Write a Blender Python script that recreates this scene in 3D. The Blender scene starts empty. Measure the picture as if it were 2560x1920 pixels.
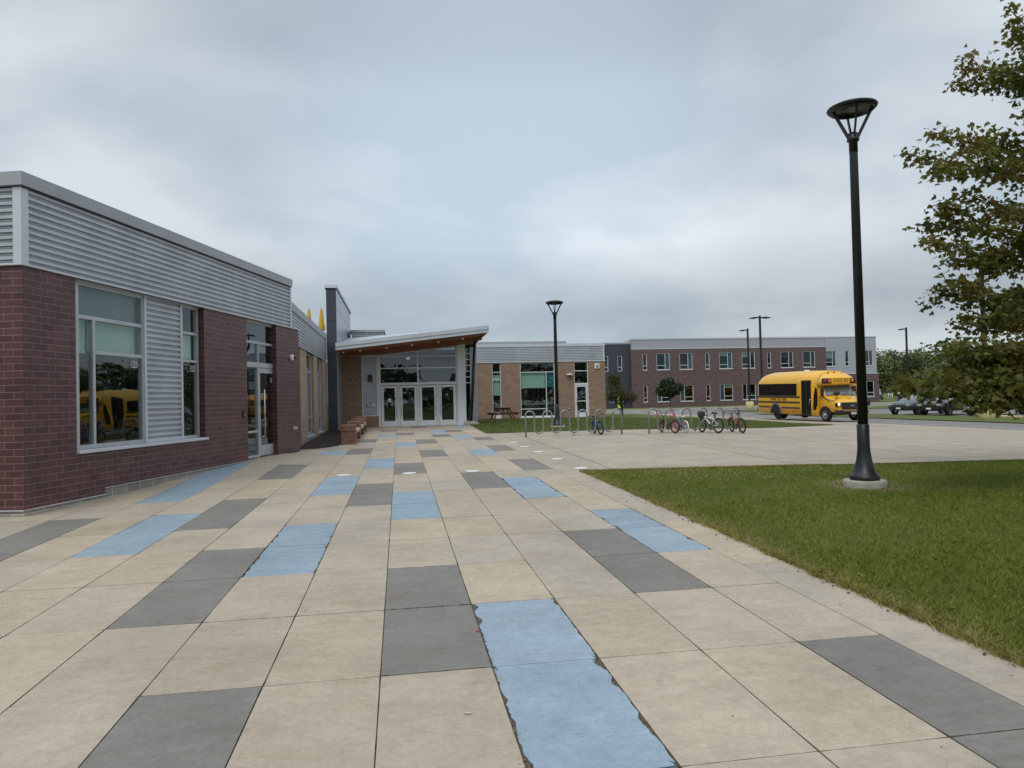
import bpy, math, random
import numpy as np
from mathutils import Vector, Matrix, noise as mnoise
random.seed(7); rng = np.random.default_rng(7)
PI = math.pi; R = math.radians
scene = bpy.context.scene
COL = scene.collection
# ------------------------------------------------------------ the ground of the place
EYE = 1.75
AP = R(-9.0)                                   # the tiled walk runs 9 degrees left of +Y
def uv(x, y): return (x*math.cos(AP)-y*math.sin(AP), x*math.sin(AP)+y*math.cos(AP))
def xy(u, v): return (u*math.cos(AP)+v*math.sin(AP), -u*math.sin(AP)+v*math.cos(AP))
def sm(a, b, t):
    t = max(0, min(1, (t-a)/(b-a))); return t*t*(3-2*t)
def guv_base(u, v): return 0.0145*max(-5, min(v, 36))*(1-sm(6, 28, u))
WU, WV = uv(-6.273, 21.022); WA = R(5.75)-AP            # foot of the brick facade in (u, v)
def guv(u, v):
    # the paving ramps up a little to the side door
    z = guv_base(u, v); du, dv = u-WU, v-WV
    s = du*math.sin(WA)+dv*math.cos(WA); d = du*math.cos(WA)-dv*math.sin(WA)
    if -9.5 < s < 1.5 and d < 1.5: z += .10*sm(-8.8, -3.6, s)*(1-sm(-1.4, 1.3, s))*(1-sm(0, 1.4, d))
    return z
def gz(x, y): return guv(*uv(x, y))
# ------------------------------------------------------------ mesh builder
class MB:
    def __init__(s): s.v = []; s.f = []; s.m = []; s.sm = []
    def add(s, vs, fs, mat=0, smooth=False):
        n = len(s.v); s.v += [tuple(p) for p in vs]
        for f in fs:
            s.f.append(tuple(i+n for i in f)); s.m.append(mat); s.sm.append(smooth)
        return s
    def box(s, x0, x1, y0, y1, z0, z1, mat=0):
        if x0 > x1: x0, x1 = x1, x0
        if y0 > y1: y0, y1 = y1, y0
        if z0 > z1: z0, z1 = z1, z0
        vs = [(x0,y0,z0),(x1,y0,z0),(x1,y1,z0),(x0,y1,z0),(x0,y0,z1),(x1,y0,z1),(x1,y1,z1),(x0,y1,z1)]
        return s.add(vs, [(0,3,2,1),(4,5,6,7),(0,1,5,4),(1,2,6,5),(2,3,7,6),(3,0,4,7)], mat)
    def bbox(s, x0, x1, y0, y1, z0, z1, b=.01, mat=0):
        # box with chamfered edges
        vs = []; 
        import itertools
        bm_v = {}
        for ix, X in enumerate((x0, x1)):
            for iy, Y in enumerate((y0, y1)):
                for iz, Z in enumerate((z0, z1)):
                    sx, sy, sz = (1,-1)[ix], (1,-1)[iy], (1,-1)[iz]
                    for a in range(3):
                        p = [X+sx*b, Y+sy*b, Z+sz*b]; p[a] = (X, Y, Z)[a]
                        bm_v[(ix,iy,iz,a)] = len(vs); vs.append(tuple(p))
        g = lambda ix,iy,iz,a: bm_v[(ix,iy,iz,a)]
        fs = []
        fs += [(g(0,0,0,0),g(0,0,1,0),g(0,1,1,0),g(0,1,0,0)), (g(1,0,0,0),g(1,1,0,0),g(1,1,1,0),g(1,0,1,0))]
        fs += [(g(0,0,0,1),g(1,0,0,1),g(1,0,1,1),g(0,0,1,1)), (g(0,1,0,1),g(0,1,1,1),g(1,1,1,1),g(1,1,0,1))]
        fs += [(g(0,0,0,2),g(0,1,0,2),g(1,1,0,2),g(1,0,0,2)), (g(0,0,1,2),g(1,0,1,2),g(1,1,1,2),g(0,1,1,2))]
        for i in (0,1):
            for j in (0,1):
                fs.append((g(0,i,j,1),g(1,i,j,1),g(1,i,j,2),g(0,i,j,2)))
                fs.append((g(i,0,j,0),g(i,1,j,0),g(i,1,j,2),g(i,0,j,2)))
                fs.append((g(i,j,0,0),g(i,j,1,0),g(i,j,1,1),g(i,j,0,1)))
                for k in (0,1): fs.append((g(i,j,k,0),g(i,j,k,1),g(i,j,k,2)))
        return s.add(vs, fs, mat)
    def tube(s, pts, r, n=8, mat=0, cap=True, smooth=True):
        pts = [Vector(p) for p in pts]
        rs = r if isinstance(r, (list, tuple)) else [r]*len(pts)
        vs = []; fs = []; ref = None
        for i, p in enumerate(pts):
            t = (pts[min(i+1, len(pts)-1)]-pts[max(i-1, 0)])
            if t.length < 1e-9: t = Vector((0,0,1))
            t.normalize()
            if ref is None:
                ref = Vector((0,0,1)) if abs(t.z) < .9 else Vector((1,0,0))
            a = t.cross(ref)
            if a.length < 1e-5: a = t.orthogonal()
            a.normalize(); b = t.cross(a).normalized(); ref = a.cross(t)*1.0; ref = b*-1 if ref.length < 1e-6 else ref
            for k in range(n):
                w = 2*PI*k/n; vs.append(tuple(p+(a*math.cos(w)+b*math.sin(w))*rs[i]))
        for i in range(len(pts)-1):
            for k in range(n):
                fs.append((i*n+k, i*n+(k+1)%n, (i+1)*n+(k+1)%n, (i+1)*n+k))
        s.add(vs, fs, mat, smooth)
        if cap:
            s.add(vs[:n], [tuple(range(n))[::-1]], mat); s.add(vs[-n:], [tuple(range(n))], mat)
        return s
    def lathe(s, prof, c=(0,0,0), n=24, mat=0, axis='z', smooth=True, scale=(1,1)):
        vs = []; fs = []
        for (r, z) in prof:
            for k in range(n):
                w = 2*PI*k/n; a, b = r*math.cos(w)*scale[0], r*math.sin(w)*scale[1]
                if axis == 'z': p = (a, b, z)
                elif axis == 'y': p = (a, z, b)
                else: p = (z, a, b)
                vs.append((p[0]+c[0], p[1]+c[1], p[2]+c[2]))
        m = len(prof)
        for i in range(m-1):
            for k in range(n): fs.append((i*n+k, i*n+(k+1)%n, (i+1)*n+(k+1)%n, (i+1)*n+k))
        s.add(vs, fs, mat, smooth)
        if prof[0] == prof[-1]: return s
        if prof[0][0] > 1e-4: s.add(vs[:n], [tuple(range(n))[::-1]], mat)
        if prof[-1][0] > 1e-4: s.add(vs[-n:], [tuple(range(n))], mat)
        return s
    def prism(s, poly, d0, d1, plane='xz', mat=0, smooth=False):
        # closed outline in a plane, pulled from d0 to d1 along the remaining axis
        def P(a, b, d):
            return {'xz': (a, d, b), 'yz': (d, a, b), 'xy': (a, b, d)}[plane]
        n = len(poly)
        vs = [P(a, b, d0) for a, b in poly]+[P(a, b, d1) for a, b in poly]
        fs = [tuple(range(n))[::-1], tuple(range(n, 2*n))]
        s.add(vs, fs, mat)
        s.add(vs, [(i, (i+1) % n, n+(i+1) % n, n+i) for i in range(n)], mat, smooth)
        return s
    def loft(s, rings, mat=0, smooth=True, cap=True, closed=True):
        n = len(rings[0]); vs = [p for r_ in rings for p in r_]; fs = []
        for i in range(len(rings)-1):
            for k in range(n if closed else n-1): fs.append((i*n+k, i*n+(k+1) % n, (i+1)*n+(k+1) % n, (i+1)*n+k))
        s.add(vs, fs, mat, smooth)
        if cap:
            s.add(rings[0], [tuple(range(n))[::-1]], mat); s.add(rings[-1], [tuple(range(n))], mat)
        return s
    def xf(s, M, start=0):
        for i in range(start, len(s.v)): s.v[i] = tuple(M @ Vector(s.v[i]))
        return s
    def build(s, name, mats, parent=None, loc=None, rot=None, calc=True):
        me = bpy.data.meshes.new(name); me.from_pydata(s.v, [], s.f)
        if not isinstance(mats, (list, tuple)): mats = [mats]
        for m in mats: me.materials.append(m)
        me.polygons.foreach_set('material_index', s.m)
        me.polygons.foreach_set('use_smooth', s.sm)
        if calc:
            import bmesh
            bm = bmesh.new(); bm.from_mesh(me)
            bmesh.ops.remove_doubles(bm, verts=bm.verts, dist=1e-5)
            bmesh.ops.recalc_face_normals(bm, faces=bm.faces); bm.to_mesh(me); bm.free()
        # box-projected uv in metres, in the object's own frame
        uvl = me.uv_layers.new(name='UVMap')
        nl = len(me.loops); vi = np.empty(nl, 'i'); me.loops.foreach_get('vertex_index', vi)
        co = np.empty(len(me.vertices)*3, 'f'); me.vertices.foreach_get('co', co); co = co.reshape(-1, 3)
        pn = np.empty(len(me.polygons)*3, 'f'); me.polygons.foreach_get('normal', pn); pn = np.abs(pn.reshape(-1, 3))
        lt = np.empty(len(me.polygons), 'i'); me.polygons.foreach_get('loop_total', lt)
        ax = np.repeat(np.argmax(pn+np.array([0, .01, 0]), axis=1), lt); c = co[vi]
        U = np.where(ax == 0, c[:, 1], c[:, 0]); V = np.where(ax == 2, c[:, 1], c[:, 2])
        uvl.data.foreach_set('uv', np.stack([U, V], 1).astype('f').ravel())
        me.update()
        o = bpy.data.objects.new(name, me); COL.objects.link(o)
        if parent: o.parent = parent
        if loc is not None: o.location = loc
        if rot is not None: o.rotation_euler = rot
        return o
def tag(o, label=None, cat=None, group=None, kind=None):
    if label: o['label'] = label
    if cat: o['category'] = cat
    if group: o['group'] = group
    if kind: o['kind'] = kind
    return o
def empty(name, loc, rz=0, label=None, cat=None, group=None):
    o = bpy.data.objects.new(name, None); COL.objects.link(o); o.location = loc; o.rotation_euler = (0, 0, rz)
    o.empty_display_size = .2
    return tag(o, label, cat, group)
KIDS = {}
def copy_tree(o, parent=None):
    c = o.copy(); COL.objects.link(c); c.parent = parent
    for ch in [k for k in bpy.data.objects if k.parent == o]: copy_tree(ch, c)
    return c
def text_mesh(name, txt, size, m, parent, loc, rot, xs=1.0, depth=.002, spacing=1.0, align='CENTER'):
    cu = bpy.data.curves.new(name, 'FONT'); cu.body = txt; cu.size = size; cu.extrude = depth
    cu.align_x = align; cu.align_y = 'CENTER'; cu.space_character = spacing
    t = bpy.data.objects.new(name+'_c', cu); COL.objects.link(t)
    dg = bpy.context.evaluated_depsgraph_get(); me = bpy.data.meshes.new_from_object(t.evaluated_get(dg))
    bpy.data.objects.remove(t); me.materials.clear(); me.materials.append(m); me.name = name
    o = bpy.data.objects.new(name, me); COL.objects.link(o); o.parent = parent
    o.location = loc; o.rotation_euler = rot; o.scale = (xs, 1, 1)
    return o
# ------------------------------------------------------------ materials
def nmat(name):
    m = bpy.data.materials.new(name); m.use_nodes = True; nt = m.node_tree
    return m, nt, nt.nodes['Principled BSDF']
def N(nt, t, **kw):
    n = nt.nodes.new(t)
    for k, v in kw.items():
        if k in n.inputs: n.inputs[k].default_value = v
        else: setattr(n, k, v)
    return n
def mat(name, c, rough=.6, metal=0, var=.12, scale=3., bump=0, bscale=60., spec=.5, c2=None, thr=(.35, .65), coord='Object', detail=4, stretch=None, coat=0):
    m, nt, b = nmat(name); L = nt.links.new
    b.inputs['Roughness'].default_value = rough; b.inputs['Metallic'].default_value = metal
    b.inputs['Specular IOR Level'].default_value = spec; b.inputs['Coat Weight'].default_value = coat
    tc = N(nt, 'ShaderNodeTexCoord'); src = tc.outputs[coord]
    if stretch:
        mp = N(nt, 'ShaderNodeMapping'); mp.inputs['Scale'].default_value = stretch; L(src, mp.inputs[0]); src = mp.outputs[0]
    no = N(nt, 'ShaderNodeTexNoise', Scale=scale, Detail=detail, Roughness=.6); L(src, no.inputs['Vector'])
    mr = N(nt, 'ShaderNodeMapRange'); mr.inputs['From Min'].default_value = thr[0]; mr.inputs['From Max'].default_value = thr[1]
    L(no.outputs['Fac'], mr.inputs['Value'])
    mx = N(nt, 'ShaderNodeMix', data_type='RGBA')
    a = [x*(1-var) for x in c] if c2 is None else list(c); d = [min(1, x*(1+var)) for x in c] if c2 is None else list(c2)
    mx.inputs[6].default_value = (*a, 1); mx.inputs[7].default_value = (*d, 1)
    L(mr.outputs[0], mx.inputs[0]); L(mx.outputs[2], b.inputs['Base Color'])
    if bump:
        n2 = N(nt, 'ShaderNodeTexNoise', Scale=bscale, Detail=3); L(src, n2.inputs['Vector'])
        bp = N(nt, 'ShaderNodeBump', Strength=bump, Distance=.01); L(n2.outputs['Fac'], bp.inputs['Height']); L(bp.outputs[0], b.inputs['Normal'])
    return m
def brick_mat(name, c1, c2, grout, bw=.3, bh=.107, mortar=.006, rough=.5, bump=.4, var=.25, offset=.5, spec=.5):
    m, nt, b = nmat(name); L = nt.links.new
    tc = N(nt, 'ShaderNodeTexCoord')
    br = N(nt, 'ShaderNodeTexBrick', offset=offset); br.inputs['Scale'].default_value = 1
    br.inputs['Brick Width'].default_value = bw; br.inputs['Row Height'].default_value = bh
    br.inputs['Mortar Size'].default_value = mortar; br.inputs['Mortar Smooth'].default_value = .2; br.inputs['Bias'].default_value = 0
    br.inputs['Color1'].default_value = (*c1, 1); br.inputs['Color2'].default_value = (*c2, 1); br.inputs['Mortar'].default_value = (*grout, 1)
    L(tc.outputs['UV'], br.inputs['Vector'])
    no = N(nt, 'ShaderNodeTexNoise', Scale=2.2, Detail=5); L(tc.outputs['Object'], no.inputs['Vector'])
    n3 = N(nt, 'ShaderNodeTexNoise', Scale=120., Detail=2); L(tc.outputs['Object'], n3.inputs['Vector'])
    ad = N(nt, 'ShaderNodeMath', operation='ADD'); L(no.outputs['Fac'], ad.inputs[0]); L(n3.outputs['Fac'], ad.inputs[1])
    mr = N(nt, 'ShaderNodeMapRange'); mr.inputs['From Min'].default_value = .7; mr.inputs['From Max'].default_value = 1.3
    mr.inputs['To Min'].default_value = 1-var; mr.inputs['To Max'].default_value = 1+var; L(ad.outputs[0], mr.inputs['Value'])
    mx = N(nt, 'ShaderNodeVectorMath', operation='SCALE'); L(br.outputs['Color'], mx.inputs[0]); L(mr.outputs[0], mx.inputs['Scale'])
    L(mx.outputs[0], b.inputs['Base Color']); b.inputs['Roughness'].default_value = rough; b.inputs['Specular IOR Level'].default_value = spec
    inv = N(nt, 'ShaderNodeMath', operation='SUBTRACT'); inv.inputs[0].default_value = 1; L(br.outputs['Fac'], inv.inputs[1])
    bp = N(nt, 'ShaderNodeBump', Strength=bump, Distance=.006); L(inv.outputs[0], bp.inputs['Height']); L(bp.outputs[0], b.inputs['Normal'])
    return m
def glass_mat(name, tint=(.5, .56, .55), refl=.1, gain=2.2, gcol=(.85, .92, .95)):
    m = bpy.data.materials.new(name); m.use_nodes = True; nt = m.node_tree; nt.nodes.clear(); L = nt.links.new
    out = N(nt, 'ShaderNodeOutputMaterial'); mx = N(nt, 'ShaderNodeMixShader')
    tr = N(nt, 'ShaderNodeBsdfTransparent'); tr.inputs[0].default_value = (*tint, 1)
    gl = N(nt, 'ShaderNodeBsdfGlossy', Roughness=.0); gl.inputs['Color'].default_value = (*gcol, 1)
    lw = N(nt, 'ShaderNodeLayerWeight', Blend=.5); fr = N(nt, 'ShaderNodeMath', operation='POWER'); L(lw.outputs['Facing'], fr.inputs[0]); fr.inputs[1].default_value = 4.5
    ma = N(nt, 'ShaderNodeMath', operation='MULTIPLY_ADD', use_clamp=True); ma.inputs[1].default_value = gain*.6; ma.inputs[2].default_value = refl+.045
    L(fr.outputs[0], ma.inputs[0]); L(ma.outputs[0], mx.inputs[0]); L(tr.outputs[0], mx.inputs[1]); L(gl.outputs[0], mx.inputs[2])
    # panes are never dead flat: a very slow ripple
    no = N(nt, 'ShaderNodeTexNoise', Scale=1.1, Detail=1); tc = N(nt, 'ShaderNodeTexCoord'); L(tc.outputs['Object'], no.inputs['Vector'])
    bp = N(nt, 'ShaderNodeBump', Strength=.08, Distance=.05); L(no.outputs['Fac'], bp.inputs['Height']); L(bp.outputs[0], gl.inputs['Normal'])
    L(mx.outputs[0], out.inputs[0]); return m
M = {}
M['maroon'] = brick_mat('maroon_brick', (.068,.025,.028), (.112,.043,.046), (.24,.165,.16), rough=.40, mortar=.004, var=.24)
M['tan'] = brick_mat('tan_block', (.25,.165,.115), (.31,.205,.145), (.17,.12,.09), bw=.4, bh=.2, mortar=.006, rough=.85, var=.14)
M['tan_pale'] = brick_mat('pale_tan_block', (.34,.25,.175), (.40,.295,.21), (.24,.18,.13), bw=.4, bh=.2, mortar=.006, rough=.85, var=.14)
M['farbrick'] = brick_mat('far_brick', (.095,.055,.056), (.135,.08,.08), (.15,.115,.11), bw=.3, bh=.1, mortar=.012, rough=.75, var=.3)
M['greyblock'] = brick_mat('grey_block', (.30,.28,.24), (.26,.245,.21), (.5,.47,.42), bw=.4, bh=.2, mortar=.01, rough=.8)
M['metal'] = mat('silver_corrugated', (.50,.53,.58), .42, .35, .09, 1.1)
M['coping'] = mat('grey_coping', (.37,.385,.415), .5, .2, .05, 1.5)
M['fascia'] = mat('pale_fascia', (.60,.62,.66), .45, .2, .05, 1.5)
M['canopy'] = mat('canopy_edge_metal', (.50,.53,.575), .45, .2, .05, 1.5)
M['alu'] = mat('aluminium_frame', (.50,.52,.55), .4, .45, .06, 3)
M['whitealu'] = mat('white_frame', (.66,.68,.71), .45, .05, .05, 3)
M['steel'] = mat('stainless', (.55,.55,.55), .25, .9, .05, 3)
M['blueblack'] = mat('dark_blue_panel', (.030,.036,.055), .5, 0, .15, 1.2)
M['charcoal'] = mat('charcoal_panel', (.040,.046,.066), .6, 0, .12, .5)
M['panel'] = mat('light_panel', (.42,.45,.50), .35, .5, .06, .8)
M['farpanel'] = brick_mat('far_grey_panel', (.36,.385,.43), (.38,.405,.45), (.30,.32,.36), bw=60, bh=.15, mortar=.01, rough=.6, var=.04, bump=.2)
M['farmetal'] = brick_mat('far_metal_band', (.34,.36,.40), (.35,.37,.41), (.29,.31,.35), bw=.4, bh=60, mortar=.02, rough=.6, var=.04, bump=.2, offset=0)
M['wood'] = mat('stained_wood', (.20,.062,.018), .55, 0, .35, 3, stretch=(.4, 8, 8), bump=.1)
M['glass'] = glass_mat('window_glass', tint=(.90,.94,.92), refl=.01, gain=1.7)
M['glass_dark'] = glass_mat('dark_glass', tint=(.42,.49,.50), refl=.04, gain=1.8)
M['farglass'] = glass_mat('far_glass', tint=(.74,.79,.80), refl=.0, gain=1.2)
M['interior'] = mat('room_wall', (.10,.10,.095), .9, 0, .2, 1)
M['shade'] = mat('roller_shade', (.42,.60,.54), .9, 0, .05, 2)
M['shade_grey'] = mat('grey_roller_shade', (.24,.29,.33), .9, 0, .05, 2)
M['teal'] = mat('teal_curtain', (.02,.19,.23), .8, 0, .1, 3, stretch=(6,1,1))
M['white'] = mat('white_paint', (.75,.75,.75), .5, 0, .05, 3)
M['lettering'] = mat('white_lettering', (.62,.62,.62), .6, 0, .03, 3)
M['whitewall'] = mat('white_wall_panel', (.68,.72,.75), .5, 0, .03, .7)
M['black'] = mat('black_plastic', (.015,.015,.016), .45, 0, .2, 3)
M['rubber'] = mat('black_rubber', (.012,.012,.013), .8, 0, .2, 20)
M['lampblack'] = mat('black_powder_coat', (.012,.013,.016), .38, 0, .2, 5)
M['galv'] = mat('galvanised_tube', (.25,.27,.28), .45, .55, .12, 9)
M['redstone'] = mat('red_sandstone', (.23,.125,.085), .9, 0, .35, 4, bump=.6, bscale=40, stretch=(1,1,3))
M['seatstone'] = mat('pale_stone', (.46,.40,.34), .85, 0, .15, 5, bump=.3)
M['picnic'] = mat('weathered_brown_wood', (.125,.065,.042), .8, 0, .3, 4, stretch=(1,1,8))
M['conc'] = mat('cast_concrete', (.33,.31,.26), .85, 0, .15, 6, bump=.4, bscale=50)
M['yellowconc'] = mat('yellow_painted_concrete', (.62,.55,.28), .8, 0, .12, 4, bump=.2)
M['busyellow'] = mat('bus_yellow', (.84,.45,.028), .34, 0, .05, 1.5, coat=.4)
M['busyellow_far'] = mat('faded_bus_yellow', (.72,.33,.03), .45, 0, .06, 1.5)
M['busgrey'] = mat('grey_rub_rail', (.06,.065,.06), .5, 0, .1, 3)
M['chrome'] = mat('bright_metal', (.7,.7,.7), .2, .9, .05, 3)
M['redlens'] = mat('red_lens', (.35,.01,.012), .25, 0, .1, 9)
M['amberlens'] = mat('amber_lens', (.75,.16,.02), .25, 0, .1, 9)
M['gravelbed'] = mat('dark_mulch', (.035,.022,.020), .95, 0, .6, 30, bump=1, bscale=45)
m, nt, b = nmat('lit_headlamp'); b.inputs['Base Color'].default_value = (.8,.8,.75,1); b.inputs['Emission Color'].default_value = (1,.85,.55,1); b.inputs['Emission Strength'].default_value = 1.5; M['headlamp'] = m
def paint(name, c, rough=.3, metal=.1): return mat(name, c, rough, metal, .06, 2, coat=.5)
# ------------------------------------------------------------ camera, world, sun
cam = bpy.data.cameras.new('camera'); co = bpy.data.objects.new('camera', cam); COL.objects.link(co)
cam.sensor_width = 36; cam.lens = 1782/2560*36; cam.clip_end = 3000; cam.clip_start = .05
p_, r_ = R(1.215), R(1.375)
fw = Vector((0, math.cos(p_), math.sin(p_))); u0 = Vector((0, -math.sin(p_), math.cos(p_)))
rt = Vector((1,0,0))*math.cos(r_)-u0*math.sin(r_); up = u0*math.cos(r_)+Vector((1,0,0))*math.sin(r_)
mm = Matrix((rt, up, -fw)).transposed().to_4x4(); mm.translation = (0, 0, EYE); co.matrix_world = mm
scene.camera = co
w = bpy.data.worlds.new('World'); scene.world = w; w.use_nodes = True; nt = w.node_tree; L = nt.links.new
bg = nt.nodes['Background']; SUN_EL, SUN_AZ = 48, 200
sky = N(nt, 'ShaderNodeTexSky', sky_type='NISHITA', sun_disc=False); sky.sun_elevation = R(SUN_EL); sky.sun_rotation = R(SUN_AZ)
tc = N(nt, 'ShaderNodeTexCoord'); sp = N(nt, 'ShaderNodeSeparateXYZ'); L(tc.outputs['Generated'], sp.inputs[0])
# clouds on a flat ceiling: direction / (z + c)
za_ = N(nt, 'ShaderNodeMath', operation='MAXIMUM'); L(sp.outputs[2], za_.inputs[0]); za_.inputs[1].default_value = 0
zb_ = N(nt, 'ShaderNodeMath', operation='ADD'); L(za_.outputs[0], zb_.inputs[0]); zb_.inputs[1].default_value = .42
dx = N(nt, 'ShaderNodeMath', operation='DIVIDE'); L(sp.outputs[0], dx.inputs[0]); L(zb_.outputs[0], dx.inputs[1])
dy = N(nt, 'ShaderNodeMath', operation='DIVIDE'); L(sp.outputs[1], dy.inputs[0]); L(zb_.outputs[0], dy.inputs[1])
cb = N(nt, 'ShaderNodeCombineXYZ'); L(dx.outputs[0], cb.inputs[0]); L(dy.outputs[0], cb.inputs[1])
mp = N(nt, 'ShaderNodeMapping'); mp.inputs['Location'].default_value = (1.7, .35, 0); mp.inputs['Rotation'].default_value = (0, 0, R(28)); mp.inputs['Scale'].default_value = (1.25, 1.3, 1); L(cb.outputs[0], mp.inputs[0])
n1 = N(nt, 'ShaderNodeTexNoise', Scale=.95, Detail=5, Roughness=.5, Distortion=.25); L(mp.outputs[0], n1.inputs['Vector'])
rp = N(nt, 'ShaderNodeValToRGB'); L(n1.outputs['Fac'], rp.inputs[0])
e = rp.color_ramp.elements
e[0].position = .42; e[0].color = (.385,.45,.515,1); e[1].position = .585; e[1].color = (.60,.642,.68,1)
k = e.new(.50); k.color = (.465,.525,.58,1)
# broad bright patch ahead, where the cloud is thinner
nd = N(nt, 'ShaderNodeVectorMath', operation='DOT_PRODUCT'); nv = N(nt, 'ShaderNodeVectorMath', operation='NORMALIZE'); L(tc.outputs['Generated'], nv.inputs[0])
L(nv.outputs[0], nd.inputs[0]); bd = Vector((.0, .955, .28)).normalized(); nd.inputs[1].default_value = bd
mr = N(nt, 'ShaderNodeMapRange', interpolation_type='SMOOTHSTEP'); mr.inputs['From Min'].default_value = .93; mr.inputs['From Max'].default_value = 1.0; mr.inputs['To Min'].default_value = .97; mr.inputs['To Max'].default_value = 1.20; L(nd.outputs['Value'], mr.inputs['Value'])
# darker band of cloud low over the horizon
mh = N(nt, 'ShaderNodeValToRGB'); L(sp.outputs[2], mh.inputs[0]); mh.color_ramp.interpolation = 'B_SPLINE'; ce = mh.color_ramp.elements
ce[0].position = 0; ce[0].color = (.98,)*3+(1,); ce[1].position = .6; ce[1].color = (1.0,)*3+(1,)
for ps, cv in ((.045,.92),(.09,.70),(.15,.74),(.22,1.06),(.31,1.26),(.42,.88),(.5,.92)): q_ = ce.new(ps); q_.color = (cv, cv, cv, 1)
zen = N(nt, 'ShaderNodeMapRange', interpolation_type='SMOOTHSTEP'); zen.inputs['From Min'].default_value = .5; zen.inputs['From Max'].default_value = 1.0; zen.inputs['To Min'].default_value = 1.0; zen.inputs['To Max'].default_value = 2.1; L(sp.outputs[2], zen.inputs['Value'])
m1 = N(nt, 'ShaderNodeMath', operation='MULTIPLY'); L(mr.outputs[0], m1.inputs[0]); L(mh.outputs[0], m1.inputs[1])
m2 = N(nt, 'ShaderNodeMath', operation='MULTIPLY'); L(m1.outputs[0], m2.inputs[0]); L(zen.outputs[0], m2.inputs[1])
m3 = N(nt, 'ShaderNodeMath', operation='MULTIPLY'); L(m2.outputs[0], m3.inputs[0]); m3.inputs[1].default_value = 10.0
sc_ = N(nt, 'ShaderNodeVectorMath', operation='SCALE'); L(rp.outputs[0], sc_.inputs[0]); L(m3.outputs[0], sc_.inputs['Scale'])
mx = N(nt, 'ShaderNodeMix', data_type='RGBA'); mx.inputs[0].default_value = .93; L(sky.outputs[0], mx.inputs[6]); L(sc_.outputs[0], mx.inputs[7])
L(mx.outputs[2], bg.inputs['Color']); bg.inputs['Strength'].default_value = .10
sl = bpy.data.lights.new('sun', 'SUN'); sl.energy = .9; sl.angle = R(25); sl.color = (1, .96, .9)
so = bpy.data.objects.new('sun', sl); COL.objects.link(so)
az = R(SUN_AZ); d = Vector((math.sin(az)*math.cos(R(SUN_EL)), math.cos(az)*math.cos(R(SUN_EL)), math.sin(R(SUN_EL))))
so.rotation_euler = d.to_track_quat('Z', 'Y').to_euler()
scene.view_settings.view_transform = 'Standard'; scene.view_settings.look = 'None'
scene.view_settings.exposure = .32; scene.view_settings.gamma = 1
scene.cycles.max_bounces = 6; scene.cycles.transparent_max_bounces = 10; scene.cycles.caustics_reflective = False; scene.cycles.caustics_refractive = False
# ------------------------------------------------------------ ground sheets, all in the walk's (u, v) frame
GROT = (0, 0, R(9))
def clip(poly, ax, val, keep_gt):
    out = []
    for i in range(len(poly)):
        a, b = poly[i], poly[(i+1) % len(poly)]
        ia = (a[ax] >= val) if keep_gt else (a[ax] <= val); ib = (b[ax] >= val) if keep_gt else (b[ax] <= val)
        if ia: out.append(a)
        if ia != ib:
            t = (val-a[ax])/(b[ax]-a[ax]); out.append((a[0]+(b[0]-a[0])*t, a[1]+(b[1]-a[1])*t))
    return out
ULINES = [-700, -200, -60, -15, 6]+list(range(7, 29))+[33, 45, 60, 100, 200, 400, 900]
VLINES = [-300, -60, -5, 0, 6, 12, 18, 24, 30, 36, 42, 50, 60, 80, 110, 150, 250, 500, 1200]
def drape(poly, z=0, mb=None, mt=0):
    mb = mb or MB()
    us = [p[0] for p in poly]; vs = [p[1] for p in poly]
    ul = [min(us)]+[x for x in ULINES if min(us) < x < max(us)]+[max(us)]; vl = [min(vs)]+[x for x in VLINES if min(vs) < x < max(vs)]+[max(vs)]
    for i in range(len(ul)-1):
        pc = clip(clip(poly, 0, ul[i], True), 0, ul[i+1], False)
        if len(pc) < 3: continue
        for j in range(len(vl)-1):
            c = clip(clip(pc, 1, vl[j], True), 1, vl[j+1], False)
            if len(c) < 3: continue
            a = sum(c[k][0]*c[(k+1) % len(c)][1]-c[(k+1) % len(c)][0]*c[k][1] for k in range(len(c)))/2
            if abs(a) < 1e-5: continue
            if a < 0: c = c[::-1]
            mb.add([(q[0], q[1], guv_base(*q)+z) for q in c], [tuple(range(len(c)))], mt)
    return mb
def sheet(name, polys, z, m, kind='structure'):
    mb = MB()
    for p in (polys if isinstance(polys[0][0], (tuple, list)) else [polys]): drape(p, z, mb)
    o = mb.build(name, m, rot=GROT); o['kind'] = kind; return o
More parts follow.
